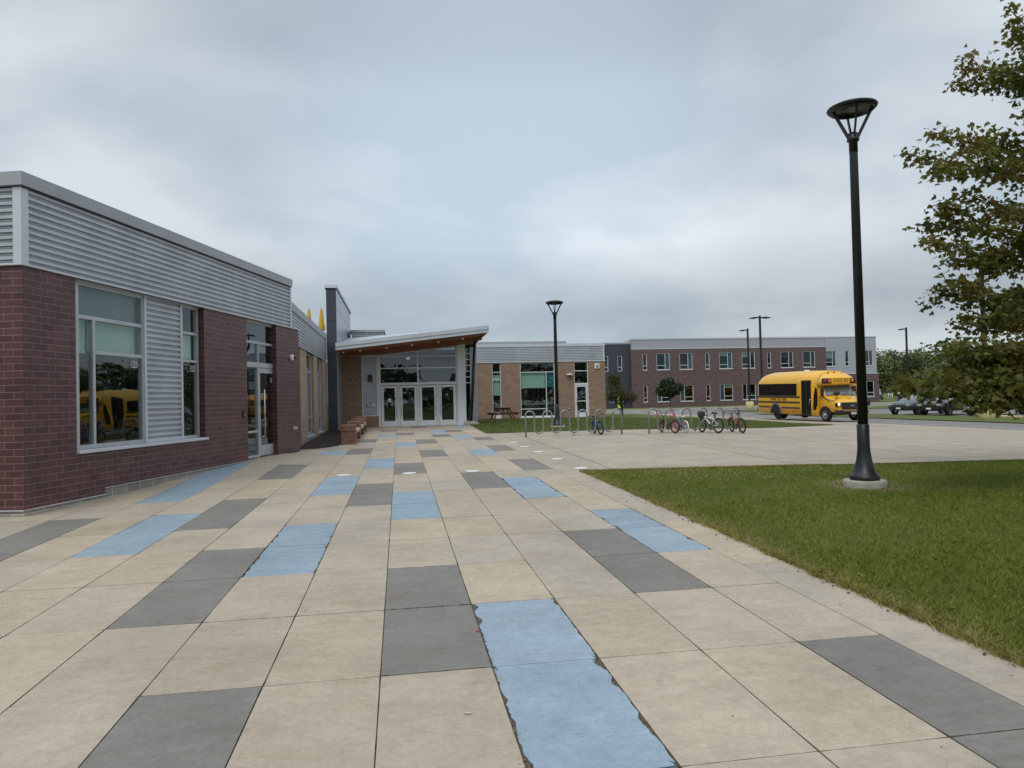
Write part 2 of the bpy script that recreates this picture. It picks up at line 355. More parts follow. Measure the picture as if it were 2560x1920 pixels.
# grass / soil
def grass_mat(name, g1, g2, dry, sc=1.):
    m, nt, b = nmat(name); L = nt.links.new; b.inputs['Roughness'].default_value = .95; b.inputs['Specular IOR Level'].default_value = .15
    tc = N(nt, 'ShaderNodeTexCoord'); a = N(nt, 'ShaderNodeTexNoise', Scale=1.3*sc, Detail=6, Roughness=.65); L(tc.outputs['Object'], a.inputs['Vector'])
    f = N(nt, 'ShaderNodeTexNoise', Scale=90., Detail=4, Roughness=.8); L(tc.outputs['Object'], f.inputs['Vector'])
    x = N(nt, 'ShaderNodeMix', data_type='RGBA'); x.inputs[6].default_value = (*g1, 1); x.inputs[7].default_value = (*g2, 1)
    r1 = N(nt, 'ShaderNodeMapRange'); r1.inputs['From Min'].default_value = .3; r1.inputs['From Max'].default_value = .7; L(f.outputs['Fac'], r1.inputs['Value']); L(r1.outputs[0], x.inputs[0])
    y = N(nt, 'ShaderNodeMix', data_type='RGBA'); y.inputs[7].default_value = (*dry, 1); L(x.outputs[2], y.inputs[6])
    r2 = N(nt, 'ShaderNodeMapRange'); r2.inputs['From Min'].default_value = .50; r2.inputs['From Max'].default_value = .78; r2.inputs['To Max'].default_value = .8; L(a.outputs['Fac'], r2.inputs['Value']); L(r2.outputs[0], y.inputs[0])
    L(y.outputs[2], b.inputs['Base Color'])
    bp = N(nt, 'ShaderNodeBump', Strength=.8, Distance=.03); L(f.outputs['Fac'], bp.inputs['Height']); L(bp.outputs[0], b.inputs['Normal'])
    return m
M['lawn'] = grass_mat('lawn_soil_and_turf', (.065,.085,.014), (.115,.145,.028), (.15,.13,.05))
M['lawn_far'] = grass_mat('far_turf', (.085,.115,.028), (.14,.17,.05), (.19,.165,.075))
def conc_mat(name, tan, attr=True, slab=None, streak=1.):
    m, nt, b = nmat(name); L = nt.links.new; b.inputs['Roughness'].default_value = .88; b.inputs['Specular IOR Level'].default_value = .3
    tc = N(nt, 'ShaderNodeTexCoord'); O = tc.outputs['Object']
    n1 = N(nt, 'ShaderNodeTexNoise', Scale=.9, Detail=6, Roughness=.65); L(O, n1.inputs['Vector'])
    n2 = N(nt, 'ShaderNodeTexNoise', Scale=160., Detail=3, Roughness=.7); L(O, n2.inputs['Vector'])
    mp = N(nt, 'ShaderNodeMapping'); mp.inputs['Scale'].default_value = (1., 3.2, 1); L(O, mp.inputs[0])     # broom marks across the walk
    n3 = N(nt, 'ShaderNodeTexNoise', Scale=3.5, Detail=5, Roughness=.7, Distortion=.3); L(mp.outputs[0], n3.inputs['Vector'])
    n4 = N(nt, 'ShaderNodeTexNoise', Scale=5., Detail=6, Roughness=.75, Distortion=1.); L(O, n4.inputs['Vector'])
    n7 = N(nt, 'ShaderNodeTexNoise', Scale=9., Detail=7, Roughness=.75, Distortion=.6); L(O, n7.inputs['Vector'])
    n6 = N(nt, 'ShaderNodeTexNoise', Scale=28., Detail=4, Roughness=.8); L(O, n6.inputs['Vector'])
    def rng_(src, a, b_, c, d):
        r = N(nt, 'ShaderNodeMapRange'); r.inputs[1].default_value = a; r.inputs[2].default_value = b_; r.inputs[3].default_value = c; r.inputs[4].default_value = d; L(src, r.inputs[0]); return r.outputs[0]
    f = [rng_(n1.outputs['Fac'], .3, .7, .84, 1.12), rng_(n2.outputs['Fac'], .25, .75, .82, 1.18), rng_(n6.outputs['Fac'], .3, .7, .90, 1.09), rng_(n7.outputs['Fac'], .35, .68, .93, 1.10), rng_(n3.outputs['Fac'], .3, .7, 1-.07*streak, 1+.07*streak), rng_(n4.outputs['Fac'], .58, .76, 1, .82)]
    cur = f[0]
    for q in f[1:]:
        mu = N(nt, 'ShaderNodeMath', operation='MULTIPLY'); L(cur, mu.inputs[0]); L(q, mu.inputs[1]); cur = mu.outputs[0]
    if attr:
        at = N(nt, 'ShaderNodeAttribute', attribute_name='Col'); base = at.outputs['Color']
    else:
        if slab:
            br = N(nt, 'ShaderNodeTexBrick', offset=0); br.inputs['Scale'].default_value = 1; br.inputs['Brick Width'].default_value = slab[0]; br.inputs['Row Height'].default_value = slab[1]
            br.inputs['Mortar Size'].default_value = .022; br.inputs['Color1'].default_value = (*tan, 1); br.inputs['Color2'].default_value = (tan[0]*.90, tan[1]*.895, tan[2]*.88, 1); br.inputs['Mortar'].default_value = (tan[0]*.45, tan[1]*.43, tan[2]*.4, 1)
            mq = N(nt, 'ShaderNodeMapping'); mq.inputs['Location'].default_value = (slab[2], slab[3], 0); L(O, mq.inputs[0]); L(mq.outputs[0], br.inputs['Vector']); base = br.outputs['Color']
        else:
            rg = N(nt, 'ShaderNodeRGB'); rg.outputs[0].default_value = (*tan, 1); base = rg.outputs[0]
    sc = N(nt, 'ShaderNodeVectorMath', operation='SCALE'); L(base, sc.inputs[0]); L(cur, sc.inputs['Scale'])
    # faint rust-brown stains
    n5 = N(nt, 'ShaderNodeTexNoise', Scale=1.6, Detail=5, Roughness=.6, Distortion=.8); L(mp.outputs[0], n5.inputs['Vector'])
    st = N(nt, 'ShaderNodeMix', data_type='RGBA', blend_type='MULTIPLY'); st.inputs[7].default_value = (.93,.85,.76,1); L(rng_(n5.outputs['Fac'], .56, .74, 0, .8), st.inputs[0]); L(sc.outputs[0], st.inputs[6])
    L(st.outputs[2], b.inputs['Base Color'])
    bp = N(nt, 'ShaderNodeBump', Strength=.25, Distance=.004); L(n2.outputs['Fac'], bp.inputs['Height']); L(bp.outputs[0], b.inputs['Normal'])
    return m
M['tile'] = conc_mat('tinted_concrete', (1,1,1), True)
M['plaza'] = conc_mat('plain_concrete', (.405,.346,.270), False, (4.0, 5.4, -.75+4-3.7, 1.4))
M['plaza_old'] = conc_mat('worn_concrete', (.425,.364,.285), False, (4.6, 4.6, 0, 0), 1.6)
M['asphalt'] = mat('asphalt', (.20,.180,.172), .9, 0, .10, 1.2, bump=.4, bscale=90, detail=8)
M['joint'] = mat('joint_dirt', (.10,.078,.052), 1, 0, .6, 35, bump=1, bscale=60)
M['kerb'] = mat('kerb_concrete', (.42,.39,.32), .85, 0, .1, 3)
sheet('ground', [(-700,-300),(900,-300),(900,1200),(-700,1200)], -.16, M['lawn_far'])
# concrete plaza right of the walk and behind the lawn
sheet('plaza_paving', [[(3.72, 14.62),(9.46,13.98),(22.2,13.6),(22.2,28.6),(3.33,28.05),(3.40,28),(3.72,26)],
                 [(22.2,-40),(24.45,-40),(24.45,53),(21.2,53),(21.2,44),(21.2,33),(22.2,30)]], 0, M['plaza'])
sheet('plaza_apron', [(15,28.3),(22.3,28.3),(24.0,40),(24.45,62.4),(15,62.4)], -.008, M['plaza_old'])
sheet('asphalt_road', [[(24.45,-60),(29.4,-60),(29.4,300),(24.45,300)]], -.012, M['asphalt'])
sheet('cross_road', [[(29.4,56.5),(140,56.5),(140,62),(29.4,62)],[(-20,62.5),(24.45,62.5),(24.45,86),(-20,86)],[(29.4,71),(140,71),(140,84),(29.4,84)],[(29.4,62),(33,62),(33,71),(29.4,71)]], -.012, M['asphalt'])
sheet('car_park', [(34.4,-20),(140,-20),(140,56.5),(34.4,56.5)], -.012, M['asphalt'])
sheet('far_pavement', [[(-20,87),(140,87),(140,90.5),(-20,90.5)]], .02, M['plaza'])
kb = MB()
for (a, b_, c, d_) in ((-20, 140, 86.2, 87),): 
    kb.box(a, b_, c, d_, -.1, .035)
o = kb.build('far_kerb', M['kerb'], rot=GROT); o['kind'] = 'structure'
# entrance concrete beside the wing, mulch bed
sheet('side_path', [(11.0,43.6),(30,43.6),(30,44.35),(11.0,44.35)], .01, M['plaza_old'])
# lawn between the walk and the wing (second lawn) and the near lawn
LAWN2 = [(3.36,28.07),(15.5,28.62),(20.9,31.9),(19.9,34.3),(20.9,43.5),(11,43.58),(4.0,44.2),(4.0,36.6),(3.40,34.9)]
NEAR = [(3.74,-12),(21.9,-12),(21.9,13.55),(9.46,13.9),(3.74,14.55)]
sheet('second_lawn', LAWN2, .012, M['lawn_far'])
sheet('far_lawn', [[(29.4,-40),(34.4,-40),(34.4,56.5),(29.4,56.5)],[(33,62),(140,62),(140,71),(33,71)],[(13,44.6),(21.2,44.6),(21.2,61.5),(13,61.5)],[(-20,90.5),(140,90.5),(140,130),(-20,130)]], .03, M['lawn_far'])
sheet('near_lawn', NEAR, -.012, M['lawn'])
# road paint
pm = mat('road_paint', (.62,.62,.58), .8, 0, .15, 6); ym = mat('kerb_yellow_paint', (.55,.46,.20), .8, 0, .2, 6)
lines = []
for k in range(-12, 22):
    v0 = 28.0+k*2.45; lines.append([(25.6,v0),(25.74,v0),(25.74,v0+1.9),(25.6,v0+1.9)])
for k in range(9): lines.append([(14+k*1.9, 75.2),(15+k*1.9,75.2),(15+k*1.9,76.6),(14+k*1.9,76.6)])
sheet('road_marking', lines, -.004, pm)
sheet('yellow_line', [[(22.2,5),(22.33,5),(22.33,29.4),(22.2,29.4)]], .005, ym)
sheet('white_line', [[(15.4,25.9),(15.5,25.9),(15.5,28.6),(15.4,28.6)],[(15.5,25.4),(22.1,26.6),(22.1,26.7),(15.5,25.5)],[(8.0,14.6),(8.02,14.6),(8.02,14.61),(8.0,14.61)]], .005, pm)
# ------------------------------------------------------------ tiled walk
UB = [-.15+.694*i for i in range(-12, 6)]
def vrow(j): return 4.5+1.345*j
CG = {-7:[(3,5,'g')], -6:[(6,8,'b'),(8,10.2,'b')], -5:[(-1,1,'b'),(3,4,'b'),(4,5,'b'),(12,13,'g')], -4:[(4,5,'g'),(5,6,'g'),(8,10.1,'g')], -3:[(1,2,'g'),(2,3,'g'),(11.95,12.9,'b')],
  -2:[(-3,-2,'g'),(-2,0,'g'),(2,3,'b'),(3,4,'b'),(6,8,'b'),(11.9,13.5,'g'),(15.4,16.7,'g')], -1:[(5,6,'g'),(6,7,'g'),(9,10.8,'b'),(17.4,18.7,'b'),(20.2,21.2,'g')],
  0:[(0,1,'g'),(1,2,'g'),(4,5,'b'),(5,6,'b'),(8,9.75,'g'),(13.6,15,'b'),(18.1,19.2,'g')], 1:[(-3,-1,'b'),(-1,0,'b'),(0,1,'b'),(10.8,12.4,'g'),(14.3,15.9,'g'),(22,22.95,'g')],
  2:[(6,7.9,'g'),(16.7,17.9,'g'),(18.5,20.5,'b')], 3:[(1,2,'g'),(2,3,'g'),(5,6,'b'),(6,7,'b'),(10.7,12.2,'b'),(15.8,17,'b'),(18.9,20,'g')],
  4:[(-4,-1,'g'),(-1,0,'g'),(2,3,'b'),(3,4,'b'),(7.9,9.7,'g'),(11.5,13.1,'g'),(14.9,16.2,'g'),(21.2,23,'b')]}
CHIP = {(1,-1),(1,0),(-2,2),(-2,3),(4,2),(4,3),(3,5),(3,6)}
rt_ = random.Random(11)
TANS = [(.418,.350,.270),(.412,.348,.272),(.432,.358,.262),(.405,.345,.274),(.418,.350,.268),(.412,.347,.268),(.425,.353,.265)]
verts = []; faces = []; cols = []
def slab(u0, u1, v0, v1, kind, chip=False, rowc=False):
    gu, gv = .0032, .0022 if kind == 't' else .003
    near = v0 < 13 and u1 > -6
    c = {'t': TANS[rt_.randrange(7)], 'g': (.205,.191,.168), 'b': (.27,.35,.42)}[kind]
    k = rt_.uniform(.96, 1.04); c = tuple(x*k for x in c)
    if kind == 'b' and v0 > 5.5: c = tuple(x*.90 for x in c)
    if kind == 'b' and v0 > 20: c = (.27,.34,.42)
    if kind == 'b': 
        kk = rt_.uniform(0, .25); c = tuple(x*(1-kk)+y*kk for x, y in zip(c, (.36,.38,.40)))
    if near:
        out = []; n = 44 if chip or rowc else 9
        cs = [(u0+gu,v0+gv),(u1-gu,v0+gv),(u1-gu,v1-gv),(u0+gu,v1-gv)]
        nrm = [(0,1),(-1,0),(0,-1),(1,0)]
        for e_ in range(4):
            a, b2 = cs[e_], cs[(e_+1) % 4]; side = e_ in (1, 3)
            for q in range(n):
                t = q/n; pu, pv = a[0]+(b2[0]-a[0])*t, a[1]+(b2[1]-a[1])*t
                w = abs(mnoise.noise(Vector((pu*6, pv*6, 3.1))))*.004
                if rowc and not side: w += abs(mnoise.noise(Vector((pu*22, pv*22, 5))))*.022+.002
                if chip:
                    if side: w += max(0, mnoise.noise(Vector((pu*5.5, pv*6, 7.7+e_)))+.02)*.055+abs(mnoise.noise(Vector((pu*38, pv*38, 1))))*.020
                    else: w += max(0, mnoise.noise(Vector((pu*4, pv*4, 1.7))))*.014
                if q == 0:      # rounded corner
                    pn = nrm[(e_-1) % 4]; cr = .004 if not chip else rt_.choice((.015, .03, .06)); pu += pn[0]*cr+nrm[e_][0]*cr*.45; pv += pn[1]*cr+nrm[e_][1]*cr*.45
                out.append((pu+nrm[e_][0]*w, pv+nrm[e_][1]*w))
    else:
        out = [(u0+gu,v0+gv),(u1-gu,v0+gv),(u1-gu,v1-gv),(u0+gu,v1-gv)]
    dz = rt_.uniform(-.0015, .0015); n0 = len(verts); n = len(out)
    for q in out: verts.append((q[0], q[1], guv(*q)+dz))
    for q in out: verts.append((q[0], q[1], guv(*q)-.03))
    faces.append(tuple(range(n0, n0+n))); cols.append(c)
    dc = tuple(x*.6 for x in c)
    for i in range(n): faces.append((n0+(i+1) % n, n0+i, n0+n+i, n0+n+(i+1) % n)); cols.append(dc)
for i in range(-12, 5):
    u0, u1 = -.15+.694*i, -.15+.694*(i+1)
    if i == 4: u1 = 3.25
    spans = sorted(CG.get(i, [])); cur = -5.
    def tans(a, b_):
        x = a
        while x < b_-1e-6:
            nx = math.floor(x+1e-6)+1
            if nx-x < .35: nx += 1
            if rt_.random() < .22 and nx < b_-1.1: nx += 1
            if b_-nx < .35: nx = b_
            nx = min(nx, b_); slab(u0, u1, vrow(x), vrow(nx), 't'); x = nx
    for (a, b_, kd) in spans:
        if a > cur: tans(cur, a)
        slab(u0, u1, vrow(a), vrow(b_), kd, (i, a) in CHIP or (kd == 'b' and i == 1 and a < 0), (i, a) in {(0,0),(0,1)}); cur = b_
    tans(cur, 23.5)
x = -5.
while x < 23.4:
    nx = x+rt_.choice((1.7, 2.4, 3)); nx = min(nx, 23.5)
    slab(3.25, 3.735, vrow(x), vrow(nx), 't'); x = nx
me = bpy.data.meshes.new('tiled_walk'); me.from_pydata(verts, [], faces); me.materials.append(M['tile'])
ca = me.color_attributes.new('Col', 'FLOAT_COLOR', 'CORNER'); buf = []
for f, c in zip(me.polygons, cols): buf += [c[0], c[1], c[2], 1.0]*f.loop_total
ca.data.foreach_set('color', buf)
o = bpy.data.objects.new('tiled_walk', me); COL.objects.link(o); o.rotation_euler = GROT; o['kind'] = 'structure'
sheet('joint_bed', [(-9,-3),(3.74,-3),(3.74,36.6),(-9,36.6)], -.011, M['joint'])
# white discs let into the paving
for k, (u, v) in enumerate([(-1.2,15.51),(.18,15.38),(1.52,15.31),(3.85,15.05),(3.80,17.2),(3.74,19.3),(3.70,21.15),(3.67,23.1)]):
    mb = MB().lathe([(.150,0),(.150,.006),(.143,.008),(.10,.0085)], n=24); x_, y_ = xy(u, v)
    lab = ['leftmost white disc of the row of three across the walk, by a blue tile','middle white disc of the row of three across the walk','rightmost white disc of the row of three across the walk','white disc at the tip of the near lawn','second white disc from the lawn tip along the plaza edge','third white disc from the lawn tip along the plaza edge','fourth white disc from the lawn tip along the plaza edge','farthest white disc of the right-hand row, towards the wave rack'][k]
    o = mb.build('ground_disc', M['white'] if k else M['white'], loc=(x_, y_, guv(u, v)+.002)); tag(o, lab, 'ground marker', 'white discs set in the paving')
# debris
def zpt(u, v, dz=0): x_, y_ = xy(u, v); return (x_, y_, guv(u, v)+dz)
# ------------------------------------------------------------ building helpers (local frame: x along the facade, -y towards the viewer, z up)
def wall_open(mb, x0, x1, z0, z1, ops, y=0, t=.3, mt=0):
    # wall slab with rectangular openings, reveals included
    xs = sorted({x0, x1, *[o[0] for o in ops], *[o[1] for o in ops]}); zs = sorted({z0, z1, *[o[2] for o in ops], *[o[3] for o in ops]})
    def hole(a, b, c, d): return any(o[0]-1e-6 <= a and b <= o[1]+1e-6 and o[2]-1e-6 <= c and d <= o[3]+1e-6 for o in ops)
    g = [[not hole(xs[i], xs[i+1], zs[j], zs[j+1]) for j in range(len(zs)-1)] for i in range(len(xs)-1)]
    nx, nz = len(g), len(g[0]); sol = lambda i, j: 0 <= i < nx and 0 <= j < nz and g[i][j]
    for i in range(nx):
        for j in range(nz):
            if not g[i][j]: continue
            a, b, c, d = xs[i], xs[i+1], zs[j], zs[j+1]
            mb.add([(a,y,c),(b,y,c),(b,y,d),(a,y,d)], [(0,1,2,3)], mt); mb.add([(a,y+t,c),(b,y+t,c),(b,y+t,d),(a,y+t,d)], [(3,2,1,0)], mt)
            if not sol(i-1, j): mb.add([(a,y,c),(a,y,d),(a,y+t,d),(a,y+t,c)], [(0,1,2,3)], mt)
            if not sol(i+1, j): mb.add([(b,y,c),(b,y,d),(b,y+t,d),(b,y+t,c)], [(3,2,1,0)], mt)
            if not sol(i, j-1): mb.add([(a,y,c),(b,y,c),(b,y+t,c),(a,y+t,c)], [(3,2,1,0)], mt)
            if not sol(i, j+1): mb.add([(a,y,d),(b,y,d),(b,y+t,d),(a,y+t,d)], [(0,1,2,3)], mt)
    return mb
def corrugated(mb, x0, x1, z0, z1, y=0, pitch=.107, dep=.036, mt=0, axis='x'):
    # box-rib sheet: proud flat, dark undercut, recess, ledge
    pitch = (z1-z0)/max(1, round((z1-z0)/pitch)); z = z1; prof = [(y, z1)]
    while z > z0+pitch*.5:
        prof += [(y, z-pitch*.42), (y+dep, z-pitch*.44), (y+dep, z-pitch*.60), (y+dep*.62, z-pitch*.66), (y+dep*.62, z-pitch*.72), (y+dep, z-pitch*.78), (y+dep, z-pitch*.88), (y, z-pitch)]
        z -= pitch
    n = len(prof)
    if axis == 'x': vs = [(x0, a, b) for a, b in prof]+[(x1, a, b) for a, b in prof]
    else: vs = [(a, x0, b) for a, b in prof]+[(a, x1, b) for a, b in prof]
    return mb.add(vs, [(i, i+1, n+i+1, n+i) for i in range(n-1)], mt)
def window(parent, x0, x1, z0, z1, y, fw_=.055, vs=(), hs=(), fm='alu', gm='glass', shades=(), dep=.09, label=None, hseg=None, name='window'):
    # frame with mullions (part) > pane, roller_shade (sub-parts). vs: vertical bars (x, z0, z1) ; hs: horizontal bars (z, x0, x1)
    f = MB()
    f.box(x0, x0+fw_, y, y+dep, z0, z1); f.box(x1-fw_, x1, y, y+dep, z0, z1)
    f.box(x0+fw_, x1-fw_, y+.002, y+dep-.002, z0, z0+fw_); f.box(x0+fw_, x1-fw_, y+.002, y+dep-.002, z1-fw_, z1)
    for (x, a, b) in vs: f.box(x-fw_*.45, x+fw_*.45, y+.004, y+dep-.004, a, b)
    for (z, a, b) in hs: f.box(a, b, y+.007, y+dep-.007, z-fw_*.45, z+fw_*.45)
    fo = f.build(name, M[fm], parent, calc=False)
    if label: fo['label'] = label
    g = MB().box(x0+fw_*.5, x1-fw_*.5, y+dep*.45, y+dep*.45+.012, z0+fw_*.5, z1-fw_*.5).build('pane', M[gm], fo, calc=False)
    for (a, b, c, d, mname) in shades:
        nm = 'curtain' if mname == 'teal' else 'roller_shade'
        MB().box(a, b, y+dep+.06, y+dep+.068, c, d).build(nm, M[mname], fo, calc=False)
    return fo
# ============================================================ near brick building on the left
B = empty('brick_building', (-6.273, 21.022, 0), R(90-5.75), 'maroon brick school wing with silver corrugated metal top band and glass door, nearest the camera', 'building')
ZB = 3.935
mb = MB()
wall_open(mb, -10.42, 0, .38, ZB, [(-9.29,-5.27,1.02,ZB),(-3.27,-1.54,.38,ZB)], 0, .24)
mb.box(-10.42, -8.6, .0, .24, .27, .38)
mb.box(-10.42, -10.18, .24, 9, .27, ZB)                      # side facade
mb.box(-.24, 0, .24, 8, .35, ZB); mb.box(-.80, -.61, .21, 8, ZB, 5.1)
# raised reveal piers beside the openings
o = mb.build('brick_wall', M['maroon'], B)
mb = MB(); mb.box(-10.4, -8.6, .012, .22, .05, .256); mb.box(-10.39, -10.2, .22, 9, .05, .256); mb.box(-8.6, -3.27, .012, .22, .1, .375); mb.box(-1.54, -.012, .012, .22, .1, .375)
mb.build('foundation', M['greyblock'], B)
mb = MB()
mb.box(-10.43, -8.6, -.012, .1, .255, .27); mb.box(-8.61, -3.27, -.012, .1, .372, .382); mb.box(-10.435, -10.3, -.012, 9, .2535, .268)
mb.build('base_flashing', M['fascia'], B)
mb = MB().box(-10.18, -.24, .24, 8, .30, .36); mb.build('floor', M['interior'], B)
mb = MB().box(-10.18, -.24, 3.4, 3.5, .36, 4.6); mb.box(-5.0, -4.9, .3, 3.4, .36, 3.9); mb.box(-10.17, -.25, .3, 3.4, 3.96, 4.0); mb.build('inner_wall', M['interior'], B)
mb = MB().box(-10.4, -.62, .05, 9, 5.0, 5.1); mb.build('roof', M['coping'], B)
# corrugated band
mb = MB(); corrugated(mb, -10.33, -.66, ZB+.03, 5.10, -.035)
mb.box(-10.40, -.60, 0, .2, ZB, 5.10)
cs_ = MB(); corrugated(cs_, -10.33, -6, 0, 1, 0)  # (scratch)
n0 = len(mb.v); corrugated(mb, .03, 9, ZB+.03, 5.10, -10.455, axis='y')
corrugated(mb, -7.27+.03, -6.03, 1.13, ZB+.02, .10)
mb.build('corrugated_cladding', M['metal'], B, calc=False)
mb = MB()
mb.box(-10.47, -10.33, -.045, -.02, ZB+.031, 5.105); mb.box(-10.475, -10.44, -.046, .09, ZB+.031, 5.105); mb.box(-.66, -.57, -.045, .06, ZB+.031, 5.105)
mb.box(-10.475, .012, -.05, .05, ZB+.0, ZB+.03); mb.box(-10.476, -10.42, -.049, 9, ZB+.001, ZB+.031)
mb.box(-7.29, -7.23, .085, .14, 1.08, ZB); mb.box(-6.04, -5.99, .085, .14, 1.08, ZB); mb.box(-7.27, -6.0, .086, .14, 1.075, 1.14)
mb.build('edge_trim', M['fascia'], B, calc=False)
mb = MB()
mb.box(-10.52, -.60, -.095, .35, 5.125, 5.33); mb.box(-10.522, -10.2, .35, 9, 5.126, 5.331)
for x in (-9.75, -6.75, -3.72, -1.5): mb.box(x, x+.012, -.098, -.094, 5.123, 5.333)
for y_ in (.62, 3.6): mb.box(-10.525, -10.52, y_, y_+.012, 5.124, 5.332)
mb.build('coping', M['coping'], B)
mb = MB().box(-10.46, -.62, -.07, .1, 5.103, 5.124); mb.build('shadow_gap', M['black'], B)
mb = MB(); mb.bbox(-9.29, -5.22, -.055, .2, 1.015, 1.07, .006); mb.build('window_sill', M['fascia'], B)
window(B, -9.14, -7.27, 1.075, ZB, .11, .07, vs=[(-8.69,1.1,3.33)], hs=[(3.33,-9.1,-7.3),(2.74,-8.66,-7.3)], shades=[(-9.08,-7.35,3.36,3.9,'shade_grey'),(-8.66,-7.35,2.77,3.3,'shade'),(-9.08,-8.72,2.72,3.3,'shade')], label='wide window with roller shades half down beside the brick corner')
window(B, -5.99, -5.31, 1.075, ZB, .11, .06, hs=[(3.34,-5.95,-5.35),(2.74,-5.95,-5.35)], shades=[(-5.93,-5.37,2.80,3.31,'shade')], label='narrow window with three panes beside the corrugated infill')
# door bay
window(B, -3.27, -1.29, 2.80, ZB, .11, .065, vs=[(-2.40,2.8,3.38)], hs=[(3.38,-3.2,-1.33)], label='transom window over the glass side door')
window(B, -3.27, -2.40, .40, 2.80, .11, .065, hs=[(1.07,-3.2,-2.45)], label='sidelight beside the glass side door')
mb = MB(); mb.box(-1.33, -1.285, .10, .22, .38, ZB); mb.box(-2.40, -1.33, .112, .2, 2.74, 2.80); mb.build('door_frame', M['alu'], B, calc=False)
mb = MB(); xa, xb = -2.39, -1.335
mb.box(xa, xa+.10, .125, .17, .42, 2.73); mb.box(xb-.10, xb, .125, .17, .42, 2.73); mb.box(xa+.1, xb-.1, .126, .169, 2.60, 2.73); mb.box(xa+.1, xb-.1, .126, .169, .42, .70)
D = mb.build('door', M['alu'], B, calc=False); D['label'] = 'aluminium and glass side door with a long vertical bar handle'
MB().box(xa+.09, xb-.09, .142, .154, .69, 2.61).build('pane', M['glass'], D, calc=False)
mb = MB().tube([(xa+.17,.045,.80),(xa+.17,.045,2.16)], .018, 10); mb.tube([(xa+.17,.045,.92),(xa+.11,.13,.92)], .014); mb.tube([(xa+.17,.045,2.04),(xa+.11,.13,2.04)], .014); mb.build('handle', M['steel'], D)
text_mesh('lettering', 'S6', .17, M['lettering'], D, (-1.60,.138,2.42), (R(90),0,0), .62)
# fixtures on the wall (part of the building), facing sub-meshes
mb = MB().lathe([(.0,-.10),(.07,-.095),(.085,-.06),(.09,0)], (-.60,0,3.09), 20, axis='y'); k = mb.build('wall_camera', M['white'], B)
MB().lathe([(0,-.065),(.035,-.055),(.05,-.02),(.052,0)], (-.57,-.085,3.09), 16, axis='y').build('lens', M['black'], k)
mb = MB(); mb.lathe([(.02,-.12),(.05,-.11),(.05,-.03),(.06,-.028),(.06,0)], (-.48,0,1.06), 12, axis='y'); mb.box(-.54,-.42,-.03,0,1.0,1.12); mb.build('hose_tap', M['seatstone'], B)
mb = MB().bbox(-3.545, -3.475, -.035, .0, 1.46, 1.63, .008); k = mb.build('card_reader', M['black'], B)
MB().box(-3.53, -3.49, -.0365, -.03, 1.49, 1.57).build('keypad', M['galv'], k)
for (x, z) in ((-7.56, 2.58), (-5.50, 2.56)):
    pass
wn = [o_ for o_ in bpy.data.objects if o_.parent == B and o_.name.startswith('window')]
text_mesh('lettering', '1325', .185, M['lettering'], wn[1] if False else [o_ for o_ in wn if 'wide' in o_.get('label','')][0], (-7.56,.135,2.57), (R(90),0,0), .6)
text_mesh('lettering', '1325', .185, M['lettering'], [o_ for o_ in wn if 'narrow' in o_.get('label','')][0], (-5.53,.135,2.57), (R(90),0,0), .55)
# ============================================================ tan link with corrugated band (u = -3.25, runs along v)
x_, y_ = xy(-3.25, 33.05)
B2 = empty('link_building', (x_, y_, 0), R(99), 'low tan block link with corrugated band between brick wing and dark fin wall', 'building')
mb = MB(); ops = [(-6.8,-4.7,.5,3.64),(-3.4,-1.4,.5,3.64)]
wall_open(mb, -8.45, .60, .1, 3.64, ops, 0, .45); mb.build('block_wall', M['tan_pale'], B2)
mb = MB(); corrugated(mb, -10.9, .44, 3.70, 4.62, -.03); corrugated(mb, -10.9, -8.47, .4, 3.66, .04); mb.box(-10.9, .02, .0, .3, 3.64, 4.62); mb.build('corrugated_cladding', M['metal'], B2, calc=False)
mb = MB(); mb.box(-10.9, .04, -.07, .4, 4.63, 4.88); mb.box(-10.9, .0, -.04, .1, 3.64, 3.70); mb.build('coping', M['coping'], B2)
mb = MB(); mb.box(-10.9, .0, .46, 9, 4.3, 4.4); mb.build('roof', M['coping'], B2)
mb = MB(); mb.box(-10.9, .0, 2.6, 2.7, .4, 4.3); mb.build('inner_wall', M['interior'], B2)
for a, b in ((-6.8,-4.7),(-3.4,-1.4)):
    window(B2, a, b, .62, 3.64, .08, .07, vs=[(a+(b-a)*.5,.62,3.1)], hs=[(2.95,a,b),(1.25,a,b)], gm='glass_dark')
    MB().box(a-.03, b+.03, -.03, .2, .52, .6).build('window_sill', M['fascia'], B2)
# parapet of the roof terrace, far end block
mb = MB(); mb.box(-.9, .0, .42, 1.2, 4.63, 5.02); mb.build('parapet_block', M['charcoal'], B2)
# ============================================================ dark fin wall
x_, y_ = xy(-3.23, 33.5)
B3 = empty('fin_wall', (x_, y_, 0), R(9), 'tall narrow dark blue fin wall with light metal panel side, left of the entrance', 'wall')
mb = MB(); mb.box(0, .43, 0, 9.6, .3, 7.04); mb.build('wall_core', M['charcoal'], B3)
mb = MB(); 
for z in (1.6, 3.9, 5.55): mb.box(-.001, .431, -.006, .0, z, z+.012)
mb.build('panel_joint', M['black'], B3)
mb = MB(); z0_, z1_ = 4.2, 7.0; 
for q in range(8):
    a = .06+q*1.19; zz = [4.2, 5.0, 6.1, 7.03]
    for j in range(3): mb.bbox(.43, .452, a, a+1.175, zz[j]+.006, zz[j+1]-.006, .006)
mb.bbox(.43, .452, .06, 9.58, .5, 4.19, .006)
mb.build('side_panel', M['panel'], B3)
mb = MB(); mb.box(-.05, .50, -.06, 9.65, 7.05, 7.19); mb.build('coping', M['fascia'], B3)
mb = MB().box(-.045, .495, -.055, 9.6, 7.02, 7.05); mb.build('shadow_gap', M['black'], B3)
